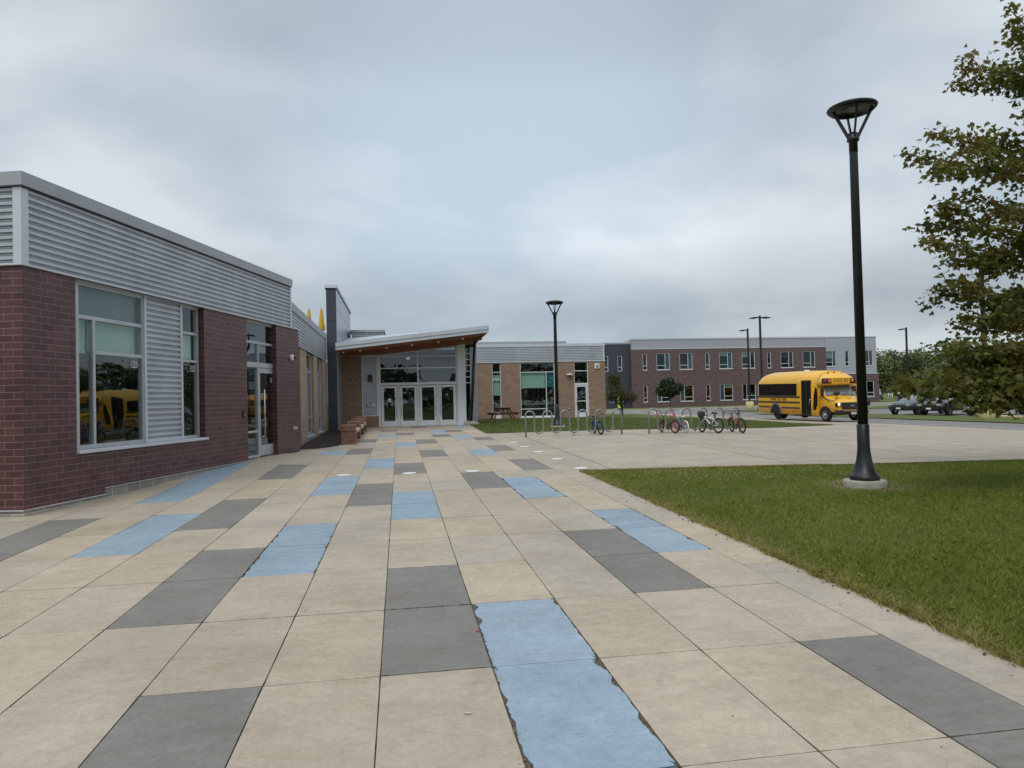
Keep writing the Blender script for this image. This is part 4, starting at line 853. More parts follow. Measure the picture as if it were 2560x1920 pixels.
# ------------------------------------------------------------ bicycles
def bicycle(x, y, z, head, s, cf, ct, cr, cb_, csd, cgrip, label, steer=0, lean=4, acc=None, bmx=True, crossbar=True, fork=None):
    """x,y: ground point between the wheels; head: direction of travel; s: wheel radius"""
    T = empty('bicycle', (x, y, z), head, label, 'bicycle', 'bicycles parked at the wave racks'); T.rotation_euler = (R(lean), 0, head)
    wb_ = s*3.3; fm = paint(label.split()[0]+'_bike_frame', cf); tm = mat('bike_tyre', ct, .8, 0, .05); rm = mat('bike_rim', cr, .4, .2, .05); bmn = mat('bike_bar', cb_, .35, .3, .05); sm_ = mat('bike_saddle', csd, .6); gm_ = mat('bike_grip', cgrip, .7)
    fx, rx = wb_/2, -wb_/2
    bbk = Vector((rx+wb_*.40, 0, s*.98)); seat = Vector((rx+wb_*.28, 0, s*2.15)); hd0 = Vector((fx-wb_*.235, 0, s*2.15)); hd1 = Vector((fx-wb_*.20, 0, s*1.78))
    f = MB(); t_ = .019
    f.tube([bbk, seat+Vector((.01,0,-.04))], t_*.85, 8); f.tube([hd0, hd1], t_*1.25, 8); f.tube([bbk, hd1+Vector((-.005,0,.03))], t_*1.3, 8); f.tube([seat+Vector((.01,0,-.09)), hd0+Vector((0,0,-.03))], t_, 8)
    for sy in (-.05, .05): f.tube([(rx, sy, s), (bbk.x, sy*.6, bbk.z)], .010, 6); f.tube([(rx, sy, s), (seat.x, sy*.4, seat.z-.10)], .009, 6)
    fr_ = f.build('frame', fm, T)
    S = Matrix.Translation(hd1) @ Matrix.Rotation(R(steer), 4, 'Z') @ Matrix.Translation(-hd1)
    f = MB()
    for sy in (-.055, .055): f.tube([(hd1.x, sy*.8, hd1.z-.01), (fx-.02, sy, s*1.35), (fx, sy, s)], .012, 6)
    f.box(hd1.x-.02, hd1.x+.03, -.06, .06, hd1.z-.03, hd1.z); f.xf(S); f.build('fork', fm if fork is None else paint('fork', fork), T)
    for cx, st in ((fx, True), (rx, False)):
        m_ = MB(); m_.lathe([(s-.045,-.022),(s-.012,-.024),(s,-.008),(s,.008),(s-.012,.024),(s-.045,.022),(s-.045,-.022)], (0,0,0), 32, axis='y'); 
        for i, q in enumerate(m_.v): m_.v[i] = (q[0]+cx, q[1], q[2]+s)
        if st: m_.xf(S)
        W_ = m_.build('wheel', tm, T, calc=False)
        m_ = MB(); m_.lathe([(s-.066,-.012),(s-.043,-.014),(s-.043,.014),(s-.066,.012),(s-.066,-.012)], (0,0,0), 28, axis='y'); m_.lathe([(.0,-.05),(.02,-.05),(.02,.05),(0,.05)], (0,0,0), 10, axis='y')
        for k in range(14):
            w_ = 2*PI*k/14; m_.tube([(.018*math.cos(w_+.5), .03*(-1)**k, .018*math.sin(w_+.5)), ((s-.06)*math.cos(w_), 0, (s-.06)*math.sin(w_))], .0022, 3, cap=False)
        for i, q in enumerate(m_.v): m_.v[i] = (q[0]+cx, q[1], q[2]+s)
        if st: m_.xf(S)
        m_.build('rim', rm, W_, calc=False)
    m_ = MB(); hx, hz = hd0.x, hd0.z+.05
    m_.tube([(hd0.x,0,hd0.z-.02),(hx-.01,0,hz+.03),(hx+.03,0,hz+.06)], .014, 8)
    bx, bz, rise = hx+.03, hz+.06, (.20 if bmx else .05)
    m_.tube([(bx+.0,-.05,bz),(bx-.01,-.13,bz+rise*.75),(bx-.02,-.17,bz+rise),(bx-.05,-.30,bz+rise+.01)], .011, 8); m_.tube([(bx+.0,.05,bz),(bx-.01,.13,bz+rise*.75),(bx-.02,.17,bz+rise),(bx-.05,.30,bz+rise+.01)], .011, 8); m_.tube([(bx,-.06,bz),(bx,.06,bz)], .013, 8)
    if bmx: m_.tube([(bx-.01,-.13,bz+rise*.72),(bx-.01,.13,bz+rise*.72)], .009, 6)
    m_.xf(S); Hb = m_.build('handlebar', bmn, T)
    for sy in (-1, 1):
        m_ = MB().tube([(bx-.038,.24*sy,bz+rise+.006),(bx-.052,.325*sy,bz+rise+.012)], .019, 8); m_.xf(S); m_.build('grip', gm_, Hb)
    m_ = MB(); L_ = .24; q = seat.z+.09
    m_.loft([[(seat.x-.12,-.06,q),(seat.x-.12,.06,q),(seat.x-.12,.05,q+.05),(seat.x-.12,-.05,q+.05)],[(seat.x-.03,-.065,q),(seat.x-.03,.065,q),(seat.x-.03,.055,q+.045),(seat.x-.03,-.055,q+.045)],[(seat.x+.13,-.018,q+.005),(seat.x+.13,.018,q+.005),(seat.x+.13,.015,q+.035),(seat.x+.13,-.015,q+.035)]]); m_.tube([(seat.x,0,seat.z-.06),(seat.x-.02,0,q+.01)], .012, 8)
    m_.build('saddle', sm_, T)
    m_ = MB(); m_.lathe([(.0,.045),(.075,.045),(.075,.05),(0,.05)], (bbk.x,0,bbk.z), 20, axis='y')
    for sy, w_ in ((-1, R(50)), (1, R(230))):
        ex, ez = bbk.x+.15*math.cos(w_), bbk.z+.15*math.sin(w_); m_.tube([(bbk.x,sy*.055,bbk.z),(ex,sy*.07,ez)], .010, 6); m_.box(ex-.04, ex+.04, sy*.075, sy*.16, ez-.012, ez+.012)
    m_.tube([(bbk.x,.048,bbk.z+.07),(rx,.048,s+.03)], .005, 4); m_.tube([(bbk.x,.048,bbk.z-.07),(rx,.048,s-.03)], .005, 4)
    m_.build('crankset', mat('crank', (.06,.06,.06), .4, .5), T)
    MB().tube([(bbk.x-.05,-.04 if lean < 0 else .05,bbk.z-.03),(bbk.x-.13,-.16 if lean < 0 else .17,.015)], .008, 6).build('kickstand', M['galv'], T)
    return T, Vector((bx, 0, bz+rise))
BLK = (.015,.015,.017)
def bpos(u, v): x_, y_ = xy(u, v); return x_, y_, guv(u, v)+.004
def hd(dx_, dy_): return math.atan2(dy_, dx_)
x_, y_, z_ = bpos(9.92, 25.55); P1 = (x_-.02, y_, z_); bicycle(*P1, hd(-.50,.82), .245, (.02,.02,.025), BLK, (.72,.08,.12), (.02,.02,.02), (.75,.04,.16), (.65,.04,.12), 'black kids bicycle with pink saddle and red-pink rims at the left of the right rack', -30, 5)
x_, y_, z_ = bpos(10.50, 25.6); bicycle(x_, y_, z_, hd(-.20,.93), .235, (.16,.12,.32), (.62,.62,.62), (.6,.6,.6), (.72,.72,.72), (.7,.7,.7), (.5,.1,.12), 'white and purple kids bicycle with white tyres next to the pink-rimmed one', 10, -5, fork=(.7,.7,.7))
x_, y_, z_ = bpos(11.42, 25.2); P3 = (x_, y_, z_); bicycle(*P3, hd(-.42,.87), .285, (.72,.72,.72), BLK, (.10,.10,.10), (.6,.6,.6), BLK, BLK, 'white bicycle with black tyres and a black helmet, third at the right rack', -12, 5, bmx=False)
x_, y_, z_ = bpos(12.50, 25.15); bicycle(x_, y_, z_, hd(-.13,.98), .285, (.30,.03,.02), BLK, (.08,.08,.08), (.03,.03,.03), BLK, BLK, 'red and black bicycle seen from behind at the right end of the right rack', -6, -6, bmx=False)
x_, y_, z_ = bpos(7.22, 25.62); bicycle(x_, y_, z_, hd(.12,-.98), .255, (.03,.20,.42), BLK, (.06,.06,.06), (.03,.03,.03), BLK, BLK, 'blue bicycle facing the camera at the left rack', 12, 6, bmx=False)
# helmets
def helmet(loc, rot, c1, c2, label, s=.15):
    T = empty('bike_helmet', loc, 0, label, 'helmet'); T.rotation_euler = rot
    m1 = mat('helmet_shell', c1, .35, 0, .05, coat=.3); m2 = mat('helmet_pattern', c2, .5, 0, .3, 30, thr=(.45,.55))
    pr = [(s*math.cos(t), s*.82*math.sin(t)) for t in [R(q) for q in (0,15,30,45,60,75,88)]]
    MB().lathe([(s*.93,-.01),(s,-.01)]+pr+[(0,s*.82)], n=24, scale=(1.2,.92)).build('shell', m1, T)
    mb_ = MB()
    for k in range(-2, 3):
        pts = [(s*1.235*math.cos(t), k*.046*math.sin(max(.0,t)*1.0)*1.0, s*.85*math.sin(t)) for t in [PI*q/12 for q in range(1, 12)]]; mb_.tube(pts, .010, 5)
    mb_.build('vent_ribs', m2, T)
    MB().lathe([(s*1.01,-.018),(s*1.04,-.008),(s*1.02,.012),(s*1.0,.012),(s*1.01,-.018)], n=24, scale=(1.2,.92)).build('rim_band', m1, T)
    MB().tube([(.06,.13,0),(.02,.08,-.14),(0,0,-.20),(.02,-.08,-.14),(.06,-.13,0)], .006, 5).build('strap', M['black'], T)
helmet((P1[0]-.40, P1[1]+.05, P1[2]+.68), (R(110),R(10),R(20)), (.72,.66,.64), (.70,.25,.25), 'white and pink child helmet hanging from the handlebar of the pink-rimmed bicycle', .105)
helmet((P3[0]-.30, P3[1]-.02, P3[2]+.70), (R(75),R(0),R(30)), (.02,.02,.022), (.03,.03,.035), 'black helmet hanging on the front of the white bicycle', .14)
# ------------------------------------------------------------ stone bench row
x_, y_ = xy(-1.98, 24.55)
T = empty('stone_bench', (x_, y_, .355), R(9), 'long red sandstone bench with four block arms and three pale seats left of the walk', 'bench')
rs = random.Random(2)
for (a, b) in ((0,.62),(2.86,3.42),(5.52,6.08),(7.75,8.28)):
    m_ = MB(); z = a*.0145; g = 0
    for k in range(3):
        h = (.22,.22,.215)[k]; j = rs.uniform(-.012,.012); m_.bbox(.0+j, .50+j*.6, a+j, b+j, z-.02 if k == 0 else z+g+.004, z+g+h, .012); g += h
    o = m_.build('arm_block', M['redstone'], T)
for (a, b) in ((.62,2.86),(3.42,5.52),(6.08,7.75)):
    z = a*.0145; MB().bbox(.04, .50, a-.02, b+.02, z+.33, z+.46, .012).build('seat', M['seatstone'], T)
    MB().bbox(.10, .30, a, b, z-.02, z+.33, .012).build('seat_support', M['redstone'], T)
sheet('mulch_bed', [(-4.2,21.9),(-2.97,22.22),(-2.0,24.1),(-2.0,33.4),(-2.78,34.5),(-4.2,34.5)], .014, M['gravelbed'])
rg = np.random.default_rng(3); mb_ = MB()
for k in range(1500):
    u = rg.uniform(-3.3,-2.02); v = rg.uniform(22.4,33.4)
    if v < 22.22+(u+2.97)*1.95: continue
    s_ = rg.uniform(.012,.035); z = guv(u,v)+.016; w_ = rg.uniform(0,6.3); q = [(u+s_*math.cos(w_+t)*(1 if t_ % 2 else .4), v+s_*math.sin(w_+t)*(1 if t_ % 2 else .4), z+rg.uniform(0,.03)) for t_, t in enumerate((0,1.57,3.14,4.71))]
    mb_.add(q, [(0,1,2,3)])
o = mb_.build('bark_mulch', mat('bark_chip', (.05,.032,.030), .95, 0, .7, 8), rot=GROT, calc=False); tag(o, 'dark bark mulch covering the bed beside the tan link', 'mulch', kind='stuff')
# rough rock at the column foot
x_, y_ = xy(3.50, 35.5); mb_ = MB(); pr = [(.0,-.1),(.36,-.1),(.40,.05),(.34,.15),(.16,.19),(0,.19)]; mb_.lathe(pr, n=14, scale=(1,.75)); 
for i, q in enumerate(mb_.v):
    k = 1+.25*mnoise.noise(Vector(q)*3.3+Vector((5,1,2))); mb_.v[i] = (q[0]*k, q[1]*k, q[2]*k)
o = mb_.build('boulder', M['conc'], loc=(x_, y_, guv(3.5,35.5))); tag(o, 'pale rough boulder at the foot of the slanted black column', 'rock')
# picnic table
x_, y_ = xy(6.1, 42.3)
T = empty('picnic_table', (x_, y_, guv(6.1,42.3)+.01), R(9+90), 'brown wooden picnic table on the lawn in front of the tan wing', 'picnic table')
m_ = MB(); 
for k in range(5): m_.bbox(-.9, .9, -.36+k*.146, -.36+k*.146+.138, .70, .74, .006)
m_.build('tabletop', M['picnic'], T)
for s_ in (-1, 1):
    m_ = MB()
    for k in range(2): m_.bbox(-.9, .9, s_*(.58+k*.146) if s_ > 0 else -.58-k*.146-.138, s_*(.58+k*.146)+.138 if s_ > 0 else -.58-k*.146, .41, .45, .006)
    m_.build('seat', M['picnic'], T)
for xx in (-.62, .62):
    for s_ in (-1, 1):
        m_ = MB(); m_.prism([(s_*.22,.70),(s_*.32,.70),(s_*.72,0),(s_*.62,0)], xx-.02, xx+.02, 'yz'); m_.build('leg', M['picnic'], T)
    MB().box(xx+.021, xx+.06, -.84, .84, .30, .41).build('seat_beam', M['picnic'], T); MB().box(xx+.021, xx+.06, -.36, .36, .60, .70).build('top_cleat', M['picnic'], T)
m_ = MB(); m_.tube([(.6,.0,.42),(.1,.0,.69)], .035, 4); m_.tube([(-.6,.0,.42),(-.1,.0,.69)], .035, 4); m_.build('brace', M['picnic'], T)
# folded yellow parasols on the roof terrace
ymt = mat('yellow_canvas', (.62,.40,.03), .8, 0, .2, 6)
for (xx, lab) in ((-14.15, 'folded yellow parasol above the link roof, left of the two'), (-13.28, 'folded yellow parasol above the link roof, right one, next to the fin wall')):
    T = empty('parasol', (xx, 50, 6.03), 0, lab, 'parasol', 'folded yellow parasols on the roof terrace')
    MB().tube([(0,0,-5.5),(0,0,2.42)], .03, 8).build('pole', M['galv'], T)
    vs = []; prof = [(.02,2.38),(.07,2.28),(.10,1.9),(.16,1.3),(.21,.95),(.17,.85)]; rings = [[((r_*(1+.3*math.cos(5*t)))*math.cos(t), (r_*(1+.3*math.cos(5*t)))*math.sin(t), z) for t in [2*PI*q/20 for q in range(20)]] for r_, z in prof]
    MB().loft(rings).build('folded_canopy', ymt, T); MB().lathe([(0,2.46),(.03,2.44),(.035,2.40),(.02,2.38)], n=8).build('finial', M['black'], T)
# in-street sign
T = empty('crossing_sign', (14.0, 92.3, 0.04), 0, 'small fluorescent yellow-green upright sign beyond the small tree', 'sign')
fy = mat('fluorescent_yellow', (.62,.80,.06), .6, 0, .1, 6)
MB().bbox(-.36, .36, -.03, .03, .25, 1.95, .02).build('panel', fy, T); MB().lathe([(.42,0),(.38,.08),(.1,.25),(0,.25)], n=14).build('base', M['black'], T)
m_ = MB(); m_.prism([(-.08,.6),(.08,.6),(.14,1.2),(.06,1.5),(-.10,1.5),(-.14,1.15)], -.036, -.031); m_.lathe([(0,-.036),(.11,-.035),(.11,-.031)], (0,0,1.68), 12, axis='y'); m_.build('pedestrian_mark', M['black'], T)
# wheel stop
for (u, v, lab) in ((34.75, 36.2, 'low concrete wheel stop in front of the dark car at the right edge'),):
    x_, y_ = xy(u, v); o = MB().bbox(-.08, .08, -.85, .85, 0, .12, .03).build('wheel_stop', M['yellowconc'], loc=(x_, y_, 0), rot=(0,0,R(9))); tag(o, lab, 'wheel stop')
# white rack far off
x_, y_ = xy(83.0, 111.0); T = empty('bike_rack', (x_, y_, 0), R(9), 'distant white rail rack at the corner of the classroom building', 'bike rack')
T.location = (67.5, 128, 0)
for k in range(5): MB().tube([(k*.8,0,0),(k*.8,0,1.2),(k*.8+.5,0,1.2),(k*.8+.5,0,0)], .05, 6).build('hoop', M['white'], T)
# bits on the paving
def G2(u, v, dz=.004): x_, y_ = xy(u, v); return (x_, y_, guv(u, v)+dz)
o = MB().loft([[(-.02,-.003,0),(-.02,.003,0),(-.02,.003,.004),(-.02,-.003,.004)],[(0,-.005,0),(0,.005,0),(0,.005,.006),(0,-.005,.006)],[(.022,-.002,0),(.022,.002,0),(.022,.002,.003),(.022,-.002,.003)]]).build('wood_chip', mat('pale_chip',(.6,.5,.36),.9), loc=G2(.33,3.88), rot=(0,0,R(-12))); tag(o, 'tiny pale splinter lying on a tan tile near the camera', 'wood chip')
lf = mat('red_leaf', (.35,.07,.03), .7); pts_ = [(0,0),(.01,.012),(.005,.016),(.018,.02),(.022,.03),(.03,.02),(.042,.018),(.034,.010),(.04,0),(.028,.002),(.02,-.008),(.014,0)]
o = MB(); n_ = len(pts_); o.add([(a-.02,b-.01,.003+.006*math.sin(a*90)) for a, b in pts_], [tuple(range(n_))]); o = o.build('fallen_leaf', lf, loc=G2(.525,5.17,.006), rot=(R(12),0,.4)); tag(o, 'small red leaf lying at the edge of the big blue tile', 'leaf')
# ------------------------------------------------------------ small school bus (x forward from the front axle, y left)
def wheel(parent, x, y, r, wd, out, rimm, name='wheel', dual=False):
    m_ = MB(); m_.lathe([(r*.60,-wd/2),(r*.9,-wd/2),(r,-wd*.32),(r,wd*.32),(r*.9,wd/2),(r*.60,wd/2),(r*.60,-wd/2)], (x,y,r), 28, axis='y')
    W_ = m_.build(name, M['rubber'], parent)
    m_ = MB(); s_ = out; e_ = y+s_*wd*.42
    m_.lathe([(r*.60,y-s_*wd*.3),(r*.61,e_),(r*.52,e_+s_*.01),(r*.46,e_-s_*.05),(r*.25,e_-s_*.02),(r*.2,e_+s_*.05),(0,e_+s_*.06)], (x,0,r), 24, axis='y')
    m_.build('rim', rimm, W_)
    if rimm is not M['black']:
        m_ = MB()
        for k in range(8):
            a = 2*PI*k/8; m_.lathe([(0,e_+s_*.012),(.022,e_+s_*.01),(.03,e_-s_*.03)], (x+r*.37*math.cos(a),0,r+r*.37*math.sin(a)), 8, axis='y')
        m_.build('rim_holes', M['black'], W_)
    return W_
bx_, by_ = 17.43+1.07, 40.0+.27
T = empty('school_bus', (bx_, by_, .07), R(-76), 'small yellow school bus with SCHOOL BUS over its windscreen, nose towards the camera', 'school bus', None)
T.rotation_euler = (0, R(.9), R(-76))
wq = 1.13
def ring(x, w=wq, zb=.33, k=1.0, top=2.88, sh=2.12):
    h = top-sh; pts = [(-w, zb), (-w*1.0, 1.0), (-w, sh-.12), (-w*.985, sh+.08), (-w*.93, sh+h*.42), (-w*.78, sh+h*.70), (-w*.5, sh+h*.90), (-w*.2, top)]
    pts = pts+[(-a, b) for a, b in pts[::-1]]; return [(x, a, b) for a, b in pts]
body = MB(); body.loft([ring(-6.43, 1.02, .42, top=2.45, sh=2.0), ring(-6.38, 1.08, .38, top=2.62, sh=2.05), ring(-6.15, 1.12, .34, top=2.80, sh=2.10), ring(-5.7), ring(-3.5, top=2.90), ring(-1.9, top=2.90), ring(-.52, top=2.86)])
Bd = body.build('body', M['busyellow'], T)
# front cap over the windscreen
cap = MB()
def cring(x, w, zb, top, sh): 
    h = top-sh; p = [(-w, zb), (-w, sh), (-w*.93, sh+h*.45), (-w*.75, sh+h*.75), (-w*.4, sh+h*.95), (0, top)]; p = p+[(-a, b) for a, b in p[-2::-1]]; return [(x, a, b) for a, b in p]
cap.loft([cring(-.52, 1.125, 1.98, 2.855, 2.15), cring(-.28, 1.10, 2.02, 2.72, 2.2), cring(-.05, 1.06, 2.06, 2.50, 2.3), cring(.02, 1.04, 2.08, 2.44, 2.36)])
cap.build('front_cap', M['busyellow'], T)
# cab and hood
hood = MB()
def hr(x, w, zb, zt, r=.12): 
    p = [(-w, zb), (-w, zt-r*1.6), (-w+r*.4, zt-r*.4), (-w+r*1.5, zt), (0, zt+.03)]; p = p+[(-a, b) for a, b in p[-2::-1]]; return [(x, a, b) for a, b in p]
hood.loft([hr(-.75, 1.0, .45, 1.52), hr(-.10, 1.0, .45, 1.46), hr(.35, .99, .5, 1.34), hr(.72, .96, .6, 1.20), hr(.88, .92, .62, 1.10, .08), hr(.92, .90, .66, 1.04, .06)])
hood.build('hood', M['busyellow'], T)
# windscreen: raked glass with pillars
ws = MB(); g_ = [(-.02,-.90,1.46),(-.02,.90,1.46),(-.42,.80,2.06),(-.42,-.80,2.06)]; ws.add(g_+[(a-.03,b,c) for a,b,c in g_], [(0,1,2,3),(7,6,5,4),(0,4,5,1),(3,2,6,7),(0,3,7,4),(1,5,6,2)])
gm2 = mat('windscreen_glass', (.10,.13,.14), .06, 0, .3, 2, spec=.9, coat=1.0); Wd = ws.build('windscreen', gm2, T)
for s_ in (-1, 1): MB().add([(.0,s_*.90,1.44),(-.06,s_*1.0,1.42),(-.5,s_*.98,2.1),(-.42,s_*.80,2.08),(-.55,s_*1.0,1.42),(-.60,s_*1.0,2.1)], [(0,1,2,3),(1,4,5,2),(0,3,2,1)]).build('pillar', M['busyellow'], T)
MB().box(-.03, .0, -.86, .86, 1.44, 1.475).build('wiper_cowl', M['black'], T)
for (a, b) in ((-.62,-.05),(.05,.62)): MB().tube([(.02,a,1.475),(-.10,b,1.60)], .010, 5).build('wiper', M['black'], T)
# side glass, door, rails on the right side (y = -1.13)
Y = -wq
def sidepanel(name, x0, x1, z0, z1, m_, y=.012, par=T, r=.05):
    p = [(x0+r,z0),(x1-r,z0),(x1,z0+r),(x1,z1-r),(x1-r,z1),(x0+r,z1),(x0,z1-r),(x0,z0+r)]
    return MB().prism(p, Y-y, Y+.02).build(name, m_, par)
darkg = mat('tinted_bus_glass', (.008,.009,.010), .08, 0, .1, 2, spec=.7)
wn_ = sidepanel('window_band', -6.22, -2.33, 1.44, 2.16, darkg)
mb_ = MB()
for x in (-5.45,-4.65,-3.88,-3.1): mb_.box(x-.012, x+.012, Y-.015, Y-.012, 1.46, 2.14)
mb_.build('window_post', M['black'], wn_)
for (a, b, c, d) in ((-6.42,-2.05,1.31,1.42),(-6.42,-2.05,.99,1.09),(-6.2,-5.02,.68,.77),(-3.85,-2.08,.66,.75)):
    o = MB().bbox(a, b, Y-.022, Y+.01, c, d, .008).build('rub_rail', M['black'], T); MB().box(a+.01, b-.01, Y-.025, Y-.021, (c+d)/2-.018, (c+d)/2+.018).build('rail_groove', M['busgrey'], o)
dr = sidepanel('entry_door', -1.90, -1.02, .28, 2.34, M['black'], .01, r=.03)
mb_ = MB(); mb_.box(-1.84, -1.50, Y-.014, Y-.011, .40, 2.24); mb_.box(-1.42, -1.08, Y-.014, Y-.011, .40, 2.24); mb_.build('door_glass', darkg, dr); MB().tube([(-1.2,Y-.03,.9),(-1.1,Y-.03,1.25)], .012, 6).build('door_handle', M['chrome'], dr)
MB().box(-1.47, -1.45, Y-.02, Y-.012, .34, 2.3).build('door_seam', M['busgrey'], dr)
mb_ = MB().prism([(-.84,.62),(-.62,.62),(-.50,.9),(-.47,1.45),(-.52,1.85),(-.64,1.95),(-.78,1.5),(-.84,1.0)], Y-.012, Y+.02); mb_.build('cab_side_glass', darkg, T)
# rear wheel arch, wheels
ar = MB(); n_ = 14; vs = []
for r1 in (.47, .56):
    for yy in (Y-.03, Y+.02):
        for k in range(n_+1): t = PI*k/n_; vs.append((-4.42+r1*math.cos(t)*1.05, yy, .36+r1*math.sin(t)*1.15))
m1 = n_+1; ar.add(vs, [f for k in range(n_) for f in ((k,k+1,2*m1+k+1,2*m1+k),(m1+k,3*m1+k,3*m1+k+1,m1+k+1),(2*m1+k,2*m1+k+1,3*m1+k+1,3*m1+k))])
ar.build('wheel_arch', mat('grey_arch', (.16,.16,.17), .6), T)
MB().prism([(-4.42+.50*math.cos(PI*k/12), .33+.56*math.sin(PI*k/12)) for k in range(13)], Y-.008, Y+.2).build('wheel_well', M['black'], T)
for s_ in (-1, 1): MB().prism([(.0+.50*math.cos(PI*k/12), .40+.46*math.sin(PI*k/12)) for k in range(13)], s_*1.003, s_*.8).build('wheel_well', M['black'], T)
rimw = mat('steel_rim', (.5,.5,.52), .35, .6)
wheel(T, 0, -.92, .385, .24, -1, rimw); wheel(T, 0, .92, .385, .24, 1, rimw); wheel(T, -4.42, -.93, .385, .26, -1, M['black']); wheel(T, -4.42, -.62, .385, .24, -1, M['black']); wheel(T, -4.42, .93, .385, .26, 1, M['black'])
MB().box(-5.6, -.6, -.7, .7, .30, .48).build('chassis', M['black'], T)
MB().box(-2.9, -2.4, -1.0, -.6, .24, .42).build('step_box', M['black'], T)
MB().bbox(-6.53, -6.40, -1.05, 1.05, .42, .68, .02).build('rear_bumper', M['black'], T)
# nose
mb_ = MB().bbox(.86, .955, -.66, .66, .70, 1.08, .02); gr = mb_.build('grille', M['black'], T)
mb_ = MB(); [mb_.box(.95, .962, -.62, .62, z, z+.018) for z in (.76,.83,.97,1.03)]; mb_.build('grille_bar', M['busgrey'], gr)
mb_ = MB(); mb_.prism([(-.13,.885),(-.06,.885),(-.055,.865),(.055,.865),(.06,.885),(.13,.885),(.11,.925),(.045,.925),(.04,.945),(-.04,.945),(-.045,.925),(-.11,.925)], .957, .972, 'yz'); mb_.build('emblem', M['chrome'], gr)
mb_ = MB(); mb_.bbox(.78, 1.05, -1.0, 1.0, .40, .66, .05); bm2 = mb_.build('front_bumper', M['black'], T)
MB().box(1.04, 1.056, -.62, .62, .60, .635).build('bumper_strip', mat('tan_strip', (.50,.27,.12), .6), bm2)
MB().box(1.045, 1.062, -.16, .16, .42, .54).build('licence_plate', M['white'], bm2)
text_mesh('plate_text', '13628', .09, M['blueblack'], bm2, (1.064,0,.48), (R(90),0,R(90)), 1)
for s_ in (-1, 1):
    hs_ = MB().bbox(.70, .94, min(s_*.66,s_*.95), max(s_*.66,s_*.95), .80, 1.06, .03).build('headlight', M['black'], T)
    MB().lathe([(0,.965),(.05,.96),(.075,.94)], (0,s_*.84,.98), 14, axis='x').build('lamp', M['headlamp'] if s_ < 0 else M['chrome'], hs_)
    MB().bbox(.85, .955, min(s_*.68,s_*.93), max(s_*.68,s_*.93), .80, .87, .01).build('indicator', M['amberlens'], hs_)
# warning lamp boxes
for s_ in (-1, 1):
    a_, b_ = sorted((s_*.60, s_*1.16)); bxm = MB().bbox(-.10, .10, a_, b_, 2.13, 2.43, .05).build('warning_lamp_box', M['black'], T)
    for yy, mt_ in ((s_*1.03, M['redlens']), (s_*.75, M['amberlens'])): MB().lathe([(0,.125),(.07,.12),(.095,.10),(.10,.09)], (0,yy,2.28), 18, axis='x').build('lamp', mt_, bxm)
MB().bbox(-.06, .065, -.60, .60, 2.12, 2.45, .01).build('destination_board', M['busyellow'], T)
text_mesh('lettering', 'SCHOOL BUS', .33, M['black'], T, (.070,0,2.285), (R(90),0,R(90)), .50)
text_mesh('lettering', 'LAMERS   BUS   LINES', .20, M['black'], T, (-4.15,Y-.016,1.20), (R(90),0,0), .86)
text_mesh('lettering', '2728', .14, M['black'], T, (.60,.12,1.30), (R(20),0,R(90)), .9)
text_mesh('lettering', '2728', .11, M['black'], T, (-.30,-1.004,1.30), (R(90),0,0), .9)
text_mesh('lettering', 'FOR SERVICE\nCALL 555\n800-1234'.replace('CALL 555\n800-1234','UNIT 2728'), .07, M['amberlens'], T, (-2.7,Y-.016,.52), (R(90),0,0), 1)
# mirrors
for s_ in (-1, 1):
    mr_ = MB(); mr_.bbox(.0, .12, min(s_*1.12,s_*1.32), max(s_*1.12,s_*1.32), 1.42, 1.92, .04); mr_.tube([(.05,s_*1.2,1.45),(.12,s_*1.15,1.30),(.35,s_*1.0,1.16)], .018, 6); mr_.build('side_mirror', M['black'], T)
    mr_ = MB(); mr_.lathe([(.0,-.16),(.10,-.14),(.15,0),(.10,.14),(0,.16)], (.62,s_*.72,1.58), 12, axis='y'); mr_.tube([(.62,s_*.72,1.45),(.66,s_*.74,1.3),(.72,s_*.92,1.2)], .016, 6); mr_.tube([(.05,s_*1.16,1.36),(.4,s_*1.06,1.22),(.7,s_*.95,1.18)], .016, 6); mr_.build('crossover_mirror', M['black'], T)
MB().bbox(-3.0, -2.75, -.12, .12, 2.88, 2.97, .02).build('roof_beacon', M['white'], T)
mb_ = MB()
for yy in (-.5, -.1, .45): mb_.lathe([(0,.05),(.06,.04),(.07,0)], (-.35,yy,2.76), 10)
mb_.build('marker_lamp', M['amberlens'], T)
MB().bbox(-2.12, -2.02, Y-.02, Y, 2.24, 2.38, .01).build('side_lamp', M['white'], T)
# ------------------------------------------------------------ full-size school bus behind
T = empty('school_bus', (44.2, 92.5, 0), R(3), 'long yellow school bus mostly hidden behind the small one and the near lamp post', 'school bus')
m_ = MB(); w = 1.2; sec = [(-w,.5),(-w,2.3),(-w*.93,2.62),(-w*.7,2.92),(-w*.3,3.06),(0,3.1)]; sec = sec+[(-a,b) for a,b in sec[-2::-1]]
m_.loft([[(x,a,b) for a,b in sec] for x in (-10.6,-.0)]+[[(.35,a*.93,.5+(b-.5)*.97) for a,b in sec]]); m_.build('body', M['busyellow_far'], T)
for k in range(11):
    f_ = MB(); f_.box(-.95-k*.88, -.25-k*.88, -w-.012, -w+.01, 1.66, 2.42); wn2 = f_.build('window', M['black'], T); MB().box(-.95-k*.88, -.25-k*.88, -w-.018, -w-.012, 2.03, 2.07).build('window_bar', M['busgrey'], wn2)
for z in (1.5,1.12,.8): MB().box(-10.5, .2, -w-.02, -w, z, z+.07).build('rub_rail', M['black'], T)
for x in (-8.2,-1.0): wheel(T, x, -1.0, .48, .28, -1, M['black'])
